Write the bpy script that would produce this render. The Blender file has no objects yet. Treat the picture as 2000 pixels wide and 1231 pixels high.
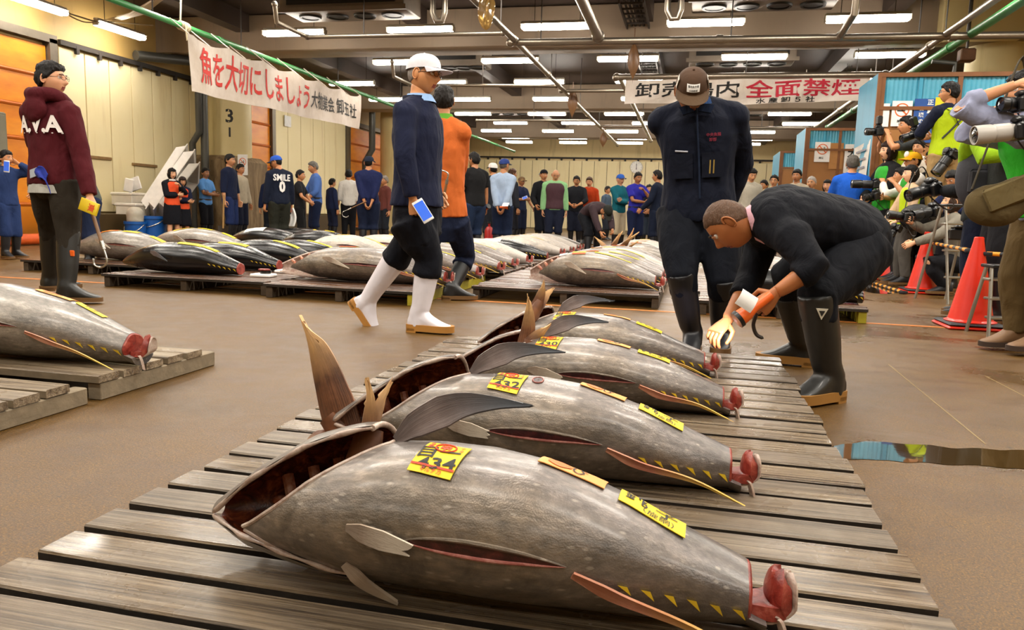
import bpy, math, random
import numpy as np
from mathutils import Vector, Matrix, noise
random.seed(7)
SC = bpy.context.scene
COL = SC.collection
PI = math.pi
V = Vector

# ---------------------------------------------------------------- camera, world, exposure, lights
FP, CX, CY = 1480.0, 1000.0, 615.5          # focal length in pixels of the 2000 x 1231 frame
HC = 0.78                                   # camera height above the floor
_n = lambda v: v / np.linalg.norm(v)
_Y = _n(np.array([(1345 - CX) / FP, (425 - CY) / FP, 1.0]))
_U = _n(np.cross(_Y, _n(np.array([1, 0.03, 0.0]))))
if _U[1] > 0: _U = -_U
_X = np.cross(_Y, _U)
cam_data = bpy.data.cameras.new('camera')
cam = bpy.data.objects.new('camera', cam_data)
COL.objects.link(cam)
cam_data.sensor_width = 36.0
cam_data.lens = FP / 2000.0 * 36.0
cam_data.clip_end = 200
cam.matrix_world = Matrix(((_X[0], -_X[1], -_X[2], 0), (_Y[0], -_Y[1], -_Y[2], 0), (_U[0], -_U[1], -_U[2], HC), (0, 0, 0, 1)))
cam_data.dof.use_dof = True
cam_data.dof.focus_distance = 2.3
cam_data.dof.aperture_fstop = 18.0
SC.camera = cam

world = bpy.data.worlds.new('world'); SC.world = world
world.use_nodes = True
world.node_tree.nodes['Background'].inputs[0].default_value = (1.0, 0.86, 0.68, 1)
world.node_tree.nodes['Background'].inputs[1].default_value = 0.03
SC.view_settings.view_transform = 'Standard'
SC.view_settings.look = 'None'
SC.view_settings.gamma = 1.0
SC.view_settings.exposure = 0.0
SC.cycles.use_denoising = True
SC.cycles.max_bounces = 6
SC.cycles.sample_clamp_indirect = 6.0

def ray(px, py):
    r = np.array([(px - CX) / FP, (py - CY) / FP, 1.0])
    return float(r @ _X), float(r @ _Y), float(r @ _U)
def G(px, py, z=0.0):                        # point of the plane z seen at a pixel
    r = ray(px, py); t = (z - HC) / r[2]
    return V((r[0] * t, r[1] * t, z))
def AT(px, py, Y):                           # point of the plane y = Y seen at a pixel
    r = ray(px, py); t = Y / r[1]
    return V((r[0] * t, Y, HC + r[2] * t))
def AX(px, py, X):
    r = ray(px, py); t = X / r[0]
    return V((X, r[1] * t, HC + r[2] * t))

# ceiling lamps of the hall that hang above and behind the camera
def hall_lamp(x, y, z=4.0, w=58.0):
    l = bpy.data.lights.new('hall_lamp', 'AREA'); l.shape = 'RECTANGLE'; l.size = 1.2; l.size_y = 0.16
    l.energy = w; l.color = (1.0, 0.93, 0.82)
    o = bpy.data.objects.new('hall_lamp', l); o.location = (x, y, z); COL.objects.link(o)
for _y, _w in ((-2.6, 22.0), (0.2, 46.0), (2.9, 78.0), (5.6, 85.0), (8.2, 80.0), (10.8, 70.0)):
    for _x in (-8.0, -5.6, -3.2, -0.8, 1.6, 4.0, 6.2):
        hall_lamp(_x, _y, 4.0, _w)

# ---------------------------------------------------------------- materials
def lin(h):
    h = h.lstrip('#'); c = [int(h[i:i + 2], 16) / 255 for i in (0, 2, 4)]
    return tuple((x / 12.92 if x <= 0.04045 else ((x + 0.055) / 1.055) ** 2.4) for x in c) + (1.0,)
def nd(t, typ, **kw):
    n = t.nodes.new(typ)
    for k, v in kw.items():
        if hasattr(n, k): setattr(n, k, v)
        else: n.inputs[k.replace('_', ' ')].default_value = v
    return n
def newmat(name):
    m = bpy.data.materials.new(name); m.use_nodes = True
    return m, m.node_tree, m.node_tree.nodes['Principled BSDF']
def ramp(t, fac, stops):
    r = t.nodes.new('ShaderNodeValToRGB')
    e = r.color_ramp.elements
    while len(e) < len(stops): e.new(0.5)
    for el, (p, c) in zip(e, stops):
        el.position = p; el.color = lin(c) if isinstance(c, str) else (c, c, c, 1)
    t.links.new(fac, r.inputs[0]); return r.outputs[0]
def coords(t, scale=(1, 1, 1), out='Object', rot=(0, 0, 0)):
    c = t.nodes.new('ShaderNodeTexCoord'); mp = t.nodes.new('ShaderNodeMapping')
    mp.inputs['Scale'].default_value = scale; mp.inputs['Rotation'].default_value = rot
    t.links.new(c.outputs[out], mp.inputs[0]); return mp.outputs[0]
def noi(t, co, scale, detail=4, rough=0.55, dist=0.0):
    n = t.nodes.new('ShaderNodeTexNoise'); n.inputs['Scale'].default_value = scale
    n.inputs['Detail'].default_value = detail; n.inputs['Roughness'].default_value = rough; n.inputs['Distortion'].default_value = dist
    t.links.new(co, n.inputs['Vector']); return n.outputs['Fac']
def bump(t, b, h, s=0.3, d=0.01):
    n = t.nodes.new('ShaderNodeBump'); n.inputs['Strength'].default_value = s; n.inputs['Distance'].default_value = d
    t.links.new(h, n.inputs['Height']); t.links.new(n.outputs[0], b.inputs['Normal'])
def mixc(t, f, a, b, mode='MIX'):
    n = t.nodes.new('ShaderNodeMix'); n.data_type = 'RGBA'; n.blend_type = mode
    for i, x in ((0, f), (6, a), (7, b)):
        if isinstance(x, (float, int)): n.inputs[i].default_value = x
        elif isinstance(x, tuple): n.inputs[i].default_value = x
        else: t.links.new(x, n.inputs[i])
    return n.outputs[2]
def math_(t, op, a, b=0.0):
    n = t.nodes.new('ShaderNodeMath'); n.operation = op
    for i, x in ((0, a), (1, b)):
        if isinstance(x, (float, int)): n.inputs[i].default_value = x
        else: t.links.new(x, n.inputs[i])
    return n.outputs[0]
_MC = {}
def M(col, rough=0.6, metal=0.0, var=0.12, nscale=9.0, bmp=0.0, bscale=40.0, coat=0.0, emit=0.0, trans=0.0, sss=0.0):
    """plain procedural material: colour with a noise variation and an optional bump"""
    key = (col, rough, metal, var, nscale, bmp, bscale, coat, emit, trans, sss)
    if key in _MC: return _MC[key]
    m, t, b = newmat('mat_' + col.strip('#') + '_%d' % len(_MC))
    co = coords(t)
    base = lin(col)
    f = noi(t, co, nscale, 5)
    dk = tuple(max(0, c * (1 - var * 1.6)) for c in base[:3]) + (1,); lt = tuple(min(1, c * (1 + var)) for c in base[:3]) + (1,)
    t.links.new(mixc(t, f, dk, lt), b.inputs['Base Color'])
    b.inputs['Roughness'].default_value = rough; b.inputs['Metallic'].default_value = metal
    b.inputs['Coat Weight'].default_value = coat; b.inputs['Coat Roughness'].default_value = 0.08
    if trans: b.inputs['Transmission Weight'].default_value = trans
    if sss: b.inputs['Subsurface Weight'].default_value = sss; b.inputs['Subsurface Radius'].default_value = (0.01, 0.004, 0.002); b.inputs['Subsurface Scale'].default_value = 0.5
    if emit:
        b.inputs['Emission Color'].default_value = base; b.inputs['Emission Strength'].default_value = emit
    if bmp: bump(t, b, noi(t, co, bscale, 5), bmp, 0.01)
    _MC[key] = m; return m
def fabric(col, rough=0.85, wr=0.5):
    key = ('fab', col, rough, wr)
    if key in _MC: return _MC[key]
    m, t, b = newmat('fabric_' + col.strip('#'))
    co = coords(t); base = lin(col)
    f = noi(t, co, 14, 6)
    t.links.new(mixc(t, f, tuple(c * 0.82 for c in base[:3]) + (1,), tuple(min(1, c * 1.14) for c in base[:3]) + (1,)), b.inputs['Base Color'])
    b.inputs['Roughness'].default_value = rough
    b.inputs['Specular IOR Level'].default_value = 0.2
    w = noi(t, coords(t, (9, 9, 4.5)), 1.0, 3, 0.5, 1.2)
    fine = noi(t, co, 260, 2)
    bump(t, b, math_(t, 'ADD', w, math_(t, 'MULTIPLY', fine, 0.05)), wr, 0.035)
    _MC[key] = m; return m
# ---------------------------------------------------------------- object helpers
def tag(o, label=None, cat=None, group=None, kind=None):
    for k, v in (('label', label), ('category', cat), ('group', group), ('kind', kind)):
        if v: o[k] = v
    return o
def empty(name, loc=(0, 0, 0), rz=0.0, label=None, cat=None, group=None):
    o = bpy.data.objects.new(name, None); o.location = loc; o.rotation_euler = (0, 0, rz); o.empty_display_size = 0.05
    COL.objects.link(o); return tag(o, label, cat, group)
def copy_tree(o, parent=None):
    c = o.copy(); COL.objects.link(c)
    if parent is not None: c.parent = parent
    for ch in list(KIDS.get(o.name, [])): copy_tree(ch, c)
    return c
KIDS = {}
def link(name, me, parent=None):
    o = bpy.data.objects.new(name, me); COL.objects.link(o)
    if parent is not None:
        o.parent = parent; KIDS.setdefault(parent.name, []).append(o)
    return o
class MB:
    """collects shapes; build() links them as one mesh object"""
    def __init__(s): s.v = []; s.f = []; s.m = []; s.mi = 0
    def add(s, vs, fs, mi=None):
        k = len(s.v); s.v.extend([tuple(x) for x in vs]); s.f.extend([tuple(i + k for i in f) for f in fs]); s.m.extend([s.mi if mi is None else mi] * len(fs)); return s
    def box(s, c, d, rz=0.0, R=None, bev=0.0):
        hx, hy, hz = d[0] / 2, d[1] / 2, d[2] / 2
        R = R or Matrix.Rotation(rz, 3, 'Z'); c = V(c)
        if bev <= 0:
            vs = [c + R @ V((x * hx, y * hy, z * hz)) for z in (-1, 1) for y in (-1, 1) for x in (-1, 1)]
            s.add(vs, [(0, 2, 3, 1), (4, 5, 7, 6), (0, 1, 5, 4), (2, 6, 7, 3), (0, 4, 6, 2), (1, 3, 7, 5)])
        else:
            b = min(bev, hx * .9, hy * .9, hz * .9)
            rings = []
            for z, i in ((-hz, b), (-hz + b, 0), (hz - b, 0), (hz, b)):
                x, y = hx - i, hy - i
                k = b * .7 if i == 0 else b * .5
                rings.append([c + R @ V(p) for p in ((x - k, -y, z), (x, -y + k, z), (x, y - k, z), (x - k, y, z), (-x + k, y, z), (-x, y - k, z), (-x, -y + k, z), (-x + k, -y, z))])
            s.loft(rings, True)
        return s
    def loft(s, rings, caps=True, closed=True, mi=None):
        n = len(rings[0]); vs = [p for r in rings for p in r]; fs = []
        for i in range(len(rings) - 1):
            for j in range(n if closed else n - 1):
                a = i * n + j; b = i * n + (j + 1) % n
                fs.append((a, b, b + n, a + n))
        if caps:
            fs.append(tuple(range(n - 1, -1, -1))); fs.append(tuple(range((len(rings) - 1) * n, len(rings) * n)))
        return s.add(vs, fs, mi)
    def tube(s, pts, r, n=10, flat=1.0, caps=True, up=None, mi=None):
        pts = [V(p) for p in pts]; k = len(pts)
        if not hasattr(r, '__len__'): r = [r] * k
        rings = []; pu = None
        for i, p in enumerate(pts):
            d = (pts[min(i + 1, k - 1)] - pts[max(i - 1, 0)])
            d = d.normalized() if d.length > 1e-9 else V((0, 0, 1))
            u = V(up) if up is not None else (pu if pu is not None else (V((0, 0, 1)) if abs(d.z) < .9 else V((1, 0, 0))))
            u = u - d * u.dot(d)
            if u.length < 1e-5: u = d.orthogonal()
            u.normalize(); w = d.cross(u); pu = u
            ri = r[i] if hasattr(r[i], '__len__') else (r[i], r[i] * flat)
            rings.append([p + w * (ri[0] * math.cos(a)) + u * (ri[1] * math.sin(a)) for a in [2 * PI * q / n for q in range(n)]])
        return s.loft(rings, caps, mi=mi)
    def rtube(s, pts, r, n=8, steps=5, **k):          # smooth path through the points
        return s.tube(spl(pts, steps), r, n, **k)
    def lathe(s, prof, c=(0, 0, 0), n=24, R=None, mi=None, caps=True):
        c = V(c); R = R or Matrix.Identity(3)
        return s.loft([[c + R @ V((r * math.cos(2 * PI * j / n), r * math.sin(2 * PI * j / n), z)) for j in range(n)] for r, z in prof], caps, mi=mi)
    def ball(s, c, r, n=12, m=8, R=None, mi=None):
        c = V(c); r = V(r) if hasattr(r, '__len__') else V((r, r, r)); R = R or Matrix.Identity(3)
        rg = []
        for i in range(m + 1):
            t = -PI / 2 + PI * i / m; t = max(-PI / 2 + .03, min(PI / 2 - .03, t))
            rg.append([c + R @ V((r.x * math.cos(t) * math.cos(2 * PI * j / n), r.y * math.cos(t) * math.sin(2 * PI * j / n), r.z * math.sin(t))) for j in range(n)])
        return s.loft(rg, True, mi=mi)
    def grid(s, fn, nu, nv, mi=None):
        vs = [fn(i / nu, j / nv) for i in range(nu + 1) for j in range(nv + 1)]; w = nv + 1
        return s.add(vs, [(i * w + j, i * w + j + 1, (i + 1) * w + j + 1, (i + 1) * w + j) for i in range(nu) for j in range(nv)], mi)
    def sheet(s, fn, nu, nv, th, mi=None):             # grid with real thickness th along its normal
        P = [[V(fn(i / nu, j / nv)) for j in range(nv + 1)] for i in range(nu + 1)]
        top, bot = [], []
        for i in range(nu + 1):
            for j in range(nv + 1):
                a = P[min(i + 1, nu)][j] - P[max(i - 1, 0)][j]; b = P[i][min(j + 1, nv)] - P[i][max(j - 1, 0)]
                n = a.cross(b); n = n.normalized() if n.length > 1e-12 else V((0, 0, 1))
                top.append(P[i][j] + n * th / 2); bot.append(P[i][j] - n * th / 2)
        w = nv + 1; k = len(top); fs = []
        for i in range(nu):
            for j in range(nv):
                a, b, c, d = i * w + j, i * w + j + 1, (i + 1) * w + j + 1, (i + 1) * w + j
                fs += [(a, d, c, b), (a + k, b + k, c + k, d + k)]
        edge = [i * w for i in range(nu + 1)] + [nu * w + j for j in range(1, w)] + [i * w + nv for i in range(nu - 1, -1, -1)] + [j for j in range(nv - 1, 0, -1)]
        for q in range(len(edge)):
            a, b = edge[q], edge[(q + 1) % len(edge)]; fs.append((a, b, b + k, a + k))
        return s.add(top + bot, fs, mi)
    def prism(s, poly, d, mi=None):                    # planar outline (3-D points) pushed along d
        k = len(poly); vs = [V(p) for p in poly] + [V(p) + V(d) for p in poly]
        return s.add(vs, [tuple(range(k - 1, -1, -1)), tuple(range(k, 2 * k))] + [(i, (i + 1) % k, (i + 1) % k + k, i + k) for i in range(k)], mi)
    def mesh(s, name, mats, smooth=True, angle=None):
        me = bpy.data.meshes.new(name); me.from_pydata(s.v, [], s.f)
        for m in (mats if isinstance(mats, (list, tuple)) else [mats]): me.materials.append(m)
        if any(s.m): me.polygons.foreach_set('material_index', s.m)
        if smooth:
            me.polygons.foreach_set('use_smooth', [True] * len(me.polygons))
            if angle:
                try: me.set_sharp_from_angle(angle=math.radians(angle))
                except Exception: pass
        me.update(); return me
    def build(s, name, mats, parent=None, smooth=True, angle=40, origin=None):
        if origin is not None:
            o = V(origin); s.v = [tuple(V(p) - o) for p in s.v]
        ob = link(name, s.mesh(name, mats, smooth, angle), parent)
        if origin is not None: ob.location = origin
        return ob
def spl(pts, steps=6):
    pts = [V(p) for p in pts]
    if len(pts) < 3: return [pts[0].lerp(pts[-1], i / steps) for i in range(steps + 1)]
    P = [pts[0] * 2 - pts[1]] + pts + [pts[-1] * 2 - pts[-2]]; out = []
    for i in range(1, len(P) - 2):
        for k in range(steps):
            t = k / steps; a, b, c, d = P[i - 1:i + 3]
            out.append(0.5 * ((2 * b) + (c - a) * t + (2 * a - 5 * b + 4 * c - d) * t * t + (3 * b - a - 3 * c + d) * t ** 3))
    out.append(pts[-1]); return out
def lerp(xs, ys, x): return float(np.interp(x, xs, ys))
def sst(x): x = max(0., min(1., x)); return x * x * (3 - 2 * x)
def remesh(mb, voxel, smooth=4):
    """fuse the overlapping closed shapes of an MB into one continuous surface"""
    me = mb.mesh('tmp', [], False); o = bpy.data.objects.new('tmp', me); COL.objects.link(o)
    r = o.modifiers.new('r', 'REMESH'); r.mode = 'VOXEL'; r.voxel_size = voxel
    if smooth:
        sm = o.modifiers.new('s', 'SMOOTH'); sm.factor = 0.5; sm.iterations = smooth
    dg = bpy.context.evaluated_depsgraph_get()
    ev = o.evaluated_get(dg); m2 = ev.to_mesh()
    n = len(m2.vertices); a = np.empty(n * 3, np.float32); m2.vertices.foreach_get('co', a)
    vs = a.reshape(-1, 3).astype(float); fs = [tuple(p.vertices) for p in m2.polygons]
    ev.to_mesh_clear(); bpy.data.objects.remove(o); bpy.data.meshes.remove(me)
    out = MB(); out.add([tuple(p) for p in vs], fs); return out
_TX = {}
def text2d(s, bold=0.0):
    """flat triangles of a line of writing, centred, height of one em = 1"""
    k = (s, bold)
    if k in _TX: return _TX[k]
    c = bpy.data.curves.new('t', 'FONT'); c.body = s; c.offset = bold; c.resolution_u = 2
    c.align_x = 'CENTER'; c.align_y = 'CENTER'
    o = bpy.data.objects.new('t', c); COL.objects.link(o)
    ev = o.evaluated_get(bpy.context.evaluated_depsgraph_get()); m = ev.to_mesh()
    vs = [(p.co.x, p.co.y) for p in m.vertices]; fs = [tuple(p.vertices) for p in m.polygons]
    ev.to_mesh_clear(); bpy.data.objects.remove(o); bpy.data.curves.remove(c)
    if vs:
        xs = [p[0] for p in vs]; ys = [p[1] for p in vs]; cx = (min(xs) + max(xs)) / 2; cy = (min(ys) + max(ys)) / 2
        vs = [(x - cx, y - cy) for x, y in vs]
    _TX[k] = (vs, fs); return _TX[k]
def write(mb, s, fn, sx, sy=None, bold=0.0, rot=0.0, off=(0, 0), mi=None):
    """put writing on a surface: fn(u, v) maps flat metres onto the surface"""
    vs, fs = text2d(s, bold); sy = sy or sx; c, n = math.cos(rot), math.sin(rot)
    mb.add([fn(off[0] + x * sx * c - y * sy * n, off[1] + x * sx * n + y * sy * c) for x, y in vs], fs, mi); return mb
def flat(o, u, v): o, u, v = V(o), V(u), V(v); return lambda a, b: o + u * a + v * b
# ---------------------------------------------------------------- the hall
def structure(name, mb, mats, smooth=False):
    o = mb.build(name, mats, None, smooth); return tag(o, kind='structure')
def floor_mat():
    m, t, b = newmat('concrete_floor')
    co = coords(t)
    big = noi(t, co, 0.55, 5, .6, .4); mid = noi(t, co, 5, 6, .6); grit = noi(t, co, 210, 3, .75); grit2 = noi(t, co, 95, 2, .6)
    c = ramp(t, big, [(.3, '#624a24'), (.5, '#785c30'), (.7, '#8a6e3c')])
    c = mixc(t, .5, c, ramp(t, mid, [(.32, '#644a24'), (.55, '#7c6032'), (.75, '#8e7240')]))
    c = mixc(t, .85, c, ramp(t, grit, [(.34, '#3a3026'), (.46, '#887c58'), (.54, '#a2966a'), (.68, '#fff0c0')]), 'OVERLAY')
    c = mixc(t, .5, c, ramp(t, grit2, [(.33, '#2e261e'), (.47, '#807858'), (.7, '#b6ac86')]), 'OVERLAY')
    spk = noi(t, co, 34, 2, .5)
    c = mixc(t, ramp(t, spk, [(.72, 0.), (.75, .8)]), c, lin('#2a2014'))
    wet = noi(t, coords(t, (.5, .9, 1)), 1.1, 5, .6, .6)
    wm = ramp(t, wet, [(.50, 0.0), (.60, 1.0)])
    # wetter towards the photographers' side (x > 0.5)
    sx = t.nodes.new('ShaderNodeSeparateXYZ'); t.links.new(coords(t), sx.inputs[0])
    side = t.nodes.new('ShaderNodeMapRange'); side.inputs[1].default_value = -1.5; side.inputs[2].default_value = 1.6; side.inputs[3].default_value = 0.25
    t.links.new(sx.outputs[0], side.inputs[0])
    wm = math_(t, 'MULTIPLY', wm, side.outputs[0])
    c = mixc(t, math_(t, 'MULTIPLY', wm, .75), c, lin('#4d3a20'))
    t.links.new(c, b.inputs['Base Color'])
    r = ramp(t, mid, [(.3, .36), (.7, .52)])
    rr = math_(t, 'SUBTRACT', r, math_(t, 'MULTIPLY', wm, .3))
    t.links.new(rr, b.inputs['Roughness'])
    bump(t, b, grit, .5, .004)
    return m
structure('floor', MB().box((-1.8, 17, -0.1), (20.6, 46.4, .2)), floor_mat())

def wall_mat(name, a, bcol, stain='#6b5326'):
    m, t, b = newmat(name); co = coords(t)
    n = noi(t, co, 1.4, 6, .65); s = noi(t, coords(t, (2.2, 2.2, .25)), 2.0, 5, .6)
    c = mixc(t, n, lin(a), lin(bcol))
    c = mixc(t, ramp(t, s, [(.58, 0.0), (.85, .55)]), c, lin(stain))
    t.links.new(c, b.inputs['Base Color']); b.inputs['Roughness'].default_value = .55
    bump(t, b, n, .06, .01); return m
m_upper = wall_mat('painted_concrete', '#b99a5c', '#ad8d50')
m_cream = wall_mat('cream_panel', '#f6e8bc', '#f0dfa8', '#c4a260')
m_upc = wall_mat('pale_upper_wall', '#e6d09a', '#dcc48c'); m_dark = M('#2c241c', .7, bmp=.1)
m_seam = M('#7d6840', .8)
m_base = wall_mat('stained_base', '#53401f', '#3d2d14', '#241a0a')
# left wall: plain concrete with cream panels set on it between the doors
mb = MB(); XW = -11.4
mb.box((XW - .15, 16.5, 2.35), (.3, 45, 4.9))
def panels(y0, y1, w, z0=.55, z1=3.52):
    n = max(1, round((y1 - y0) / w)); w = (y1 - y0) / n
    mb.mi = 2; mb.box((XW + .015, (y0 + y1) / 2, (z0 + z1) / 2), (.03, y1 - y0, z1 - z0))
    mb.mi = 1
    for i in range(n): mb.box((XW + .035, y0 + (i + .5) * w, (z0 + z1) / 2), (.05, w - .025, z1 - z0), bev=.006)
    mb.mi = 0
panels(12.05, 16.4, .62); panels(19.45, 24.0, .75); panels(27.5, 38.9, .9)
mb.mi = 3; mb.box((XW + .42, 12.75, .26), (.84, 1.5, .52)); mb.box((XW + .12, 14.7, .26), (.24, 2.4, .52)); mb.box((XW + .1, 21.7, .26), (.2, 4.6, .52)); mb.mi = 0
structure('wall_left', mb, [m_upper, m_cream, m_seam, m_base])
mb = MB()
mb.box((XW + .09, 14.25, 3.6), (.07, 4.4, .09)); mb.box((XW + .09, 21.7, 3.6), (.07, 4.5, .09))
for i in range(8): mb.box((XW + .1, 12.45 + i * .56, 3.53), (.06, .07, .14))
structure('trim_1', mb, m_dark)
# far wall
mb = MB(); mb.box((-1.8, 39.15, 2.35), (20.6, .3, 4.9)); mb.mi = 2; mb.box((-1.8, 38.985, 1.7), (20, .03, 3.5)); mb.mi = 1
for i in range(30): mb.box((-11.2 + (i + .5) * .64, 38.965, 1.75), (.615, .05, 3.45), bev=.006)
structure('wall_back', mb, [m_upc, m_cream, m_seam])
mb = MB(); mb.box((-1.8, 38.9, 3.6), (19.5, .08, .08))
for i in range(30): mb.box((-11.0 + i * .645, 38.88, 3.53), (.09, .08, .12))
structure('trim_2', mb, m_dark)
structure('wall_right', MB().box((8.35, 16.5, 2.35), (.3, 45, 4.9)), m_upper)
structure('wall_rear', MB().box((-1.8, -5.85, 2.35), (20.6, .3, 4.9)), m_upper)
# ceiling, beams
m_ceil = wall_mat('ceiling_concrete', '#4c3f38', '#3a302a', '#2d251f')
m_beam = wall_mat('beam_concrete', '#8f7c66', '#7c6a56', '#54453a')
structure('ceiling', MB().box((-1.8, 16.5, 4.8), (20.6, 45.4, .2)), m_ceil)
for i, y in enumerate((6.0, 15.15, 23.9, 32.6)):
    mb = MB().box((-1.8, y, 4.32), (20, .75, .74), bev=.02); structure('beam_%d' % (i + 1), mb, m_beam, True)
for i, x in enumerate((-9.3, -5.4, -1.0, 3.2)):
    mb = MB()
    for y0, y1 in ((6.38, 14.77), (15.53, 23.52), (24.28, 32.22), (32.98, 38.9)): mb.box((x, (y0 + y1) / 2, 4.52), (.3, y1 - y0, .36))
    structure('beam_%d' % (i + 5), mb, m_ceil)
# orange roller doors
def shutter_mat():
    m, t, b = newmat('orange_shutter'); n = noi(t, coords(t, (1, 1, 3)), 1.2, 5, .6)
    c = ramp(t, n, [(.3, '#d8780a'), (.6, '#ee9416'), (.8, '#f0a02a')])
    sx = t.nodes.new('ShaderNodeSeparateXYZ'); t.links.new(coords(t), sx.inputs[0])
    d = t.nodes.new('ShaderNodeMapRange'); d.inputs[1].default_value = .75; d.inputs[2].default_value = .2; t.links.new(sx.outputs[2], d.inputs[0])
    c = mixc(t, math_(t, 'MULTIPLY', d.outputs[0], math_(t, 'ADD', n, .2)), c, lin('#6b3d0c'))   # splashed dirt along the bottom
    t.links.new(c, b.inputs['Base Color']); b.inputs['Roughness'].default_value = .38; return m
m_or = shutter_mat(); m_or2 = M('#c2640c', .45); m_steel = M('#6d6558', .45, .6)
def shutter(n, y0, y1):
    mb = MB(); k = 6; z0, z1 = .1, 3.5; h = (z1 - z0) / k
    for i in range(k):
        mb.mi = 0; mb.box((XW + .05, (y0 + y1) / 2, z0 + (i + .5) * h), (.06, y1 - y0, h - .05), bev=.012)
        mb.mi = 1; mb.tube([(XW + .075, y0, z0 + i * h), (XW + .075, y1, z0 + i * h)], .035, 8)
    mb.mi = 2
    for y in (y0 - .1, y1 + .1): mb.box((XW + .08, y, 1.8), (.16, .17, 3.6))
    mb.box((XW + .08, (y0 + y1) / 2, 3.6), (.16, y1 - y0 + .37, .14))
    mb.mi = 3; mb.box((XW + .3, (y0 + y1) / 2, .05), (.5, y1 - y0, .1))
    structure('door_%d' % n, mb, [m_or, m_or2, m_steel, m_base], True)
shutter(1, 7.6, 11.75); shutter(2, 16.6, 19.2); shutter(3, 24.2, 27.2)
# painted lines on the floor
m_line = M('#c8762a', .6, var=.35, nscale=14)
structure('trim_3', MB().box((-1.5, 6.36, .0015), (7.0, .05, .003)), m_line)
structure('trim_4', MB().box((-6.3, 6.1, .0015), (2.4, .05, .003)), m_line)
m_cut = M('#8a7346', .6, var=.3, nscale=20)
mb = MB()
for a_, b_ in (((1735, 712), (1925, 868)), ((1925, 735), (2050, 800))):
    p0, p1 = G(*a_), G(*b_); w_ = (p1 - p0).normalized().cross(V((0, 0, 1))) * .0028; mb.prism([p0 - w_, p1 - w_, p1 + w_, p0 + w_], (0, 0, .0012))
structure('trim_5', mb, m_cut)
# round columns; the first one is boxed in with weathered boards
m_col = wall_mat('column_paint', '#d9c894', '#cbb67c', '#6e5326')
def ply_mat():
    m, t, b = newmat('weathered_boards'); co = coords(t, (3, 3, .5))
    n = noi(t, co, 2.5, 7, .7, .6)
    t.links.new(ramp(t, n, [(.28, '#3d2c18'), (.42, '#6a5334'), (.6, '#8a7350'), (.75, '#a08b66')]), b.inputs['Base Color'])
    b.inputs['Roughness'].default_value = .75; bump(t, b, n, .2, .01); return m
m_ply = ply_mat()
XC1 = max(-10.76, AT(438, 300, 16.3).x)
mb = MB(); mb.lathe([(.52, 1.8), (.52, 4.7)], (XC1, 16.42, 0), 32); mb.mi = 1
mb.box((XC1, 16.4, .94), (1.24, 1.5, 1.88), bev=.12)
for dx in (-.4, .0, .4): mb.box((XC1 + dx, 15.63, .95), (.04, .05, 1.8))
mb.mi = 2
def colf(z): return lambda a, b: V((XC1 + .523 * math.sin(.62 + a / .52), 16.42 - .523 * math.cos(.62 + a / .52), z + b))
write(mb, '3', colf(AT(470, 226, 15.96).z), .42, bold=.02); write(mb, '1', colf(AT(470, 258, 15.96).z), .3, bold=.02)
structure('column_1', mb, [m_col, m_ply, M('#1c1712', .6)], True)
c2 = AX(742, 300, -10.5)
mb = MB(); mb.lathe([(.55, 0), (.55, 4.7)], (-10.3, 25.9, 0), 32); structure('column_2', mb, [m_col], True)
mb = MB(); mb.lathe([(.5, 0), (.5, 4.7)], (-10.6, 34.5, 0), 24); structure('column_3', mb, [m_col], True)
mb = MB(); mb.box((4.6, 14.7, 4.3), (1.3, .4, .8), bev=.03); mb.lathe([(.5, 0), (.5, 4.7)], (5.2, 15.6, 0), 24); structure('column_4', mb, [m_col], True)

# ---------------------------------------------------------------- ceiling lamps
m_house = M('#bdb6a6', .5); m_tube = M('#fff6ea', .4, var=.0, emit=48.0)
def lamp(x, y, z, along='X', label=''):
    r = empty('fluorescent_lamp', (x, y, z), 0 if along == 'X' else PI / 2, label, 'ceiling lamp', 'fluorescent lamps of the hall')
    if 'h' not in _LM:
        a = MB(); a.box((0, 0, .065), (1.26, .1, .05), bev=.01); a.box((0, 0, .04), (1.26, .19, .012))
        for s in (-.625, .625): a.box((s, 0, .0), (.03, .13, .09), bev=.008)
        _LM['h'] = a.mesh('lamp_housing', [m_house], True, 40)
        b = MB()
        for s in (-.048, .048): b.tube([(-.6, s, -.01), (.6, s, -.01)], .042, 12)
        _LM['t'] = b.mesh('lamp_tube', [m_tube], True, 40)
        for s in (-.4, .4): _LM['r%d' % (s > 0)] = MB().tube([(s, 0, .09), (s, 0, .705)], .006, 5).mesh('lamp_rod', [m_dark], False)
    link('housing', _LM['h'], r); link('tube', _LM['t'], r); link('hanging_rod', _LM['r0'], r); link('hanging_rod', _LM['r1'], r)
_LM = {}
ORD = ['first', 'second', 'third', 'fourth', 'fifth', 'sixth', 'seventh', 'eighth', 'ninth', 'tenth']
rows = [(13.5, -7.42, 5), (16.35, -6.42, 5), (19.0, -8.8, 6), (21.8, -8.9, 6), (24.95, -7.2, 5), (27.45, -9.0, 6), (30.1, -7.7, 5), (32.7, -7.5, 5), (34.8, -7.8, 5)]
for i, (y, x0, n) in enumerate(rows):
    for k in range(n):
        lamp(x0 + 2.5 * k, y, 4.0, 'X', 'white fluorescent lamp, %s crosswise row from the front, %s from the orange doors side' % (ORD[i], ORD[k]))
lamp(-10.85, 11.1, 4.0, 'Y', 'fluorescent lamp along the cream wall above the orange door')
lamp(-10.8, 13.0, 4.0, 'Y', 'fluorescent lamp along the cream wall above the dark hanging rail')
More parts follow.
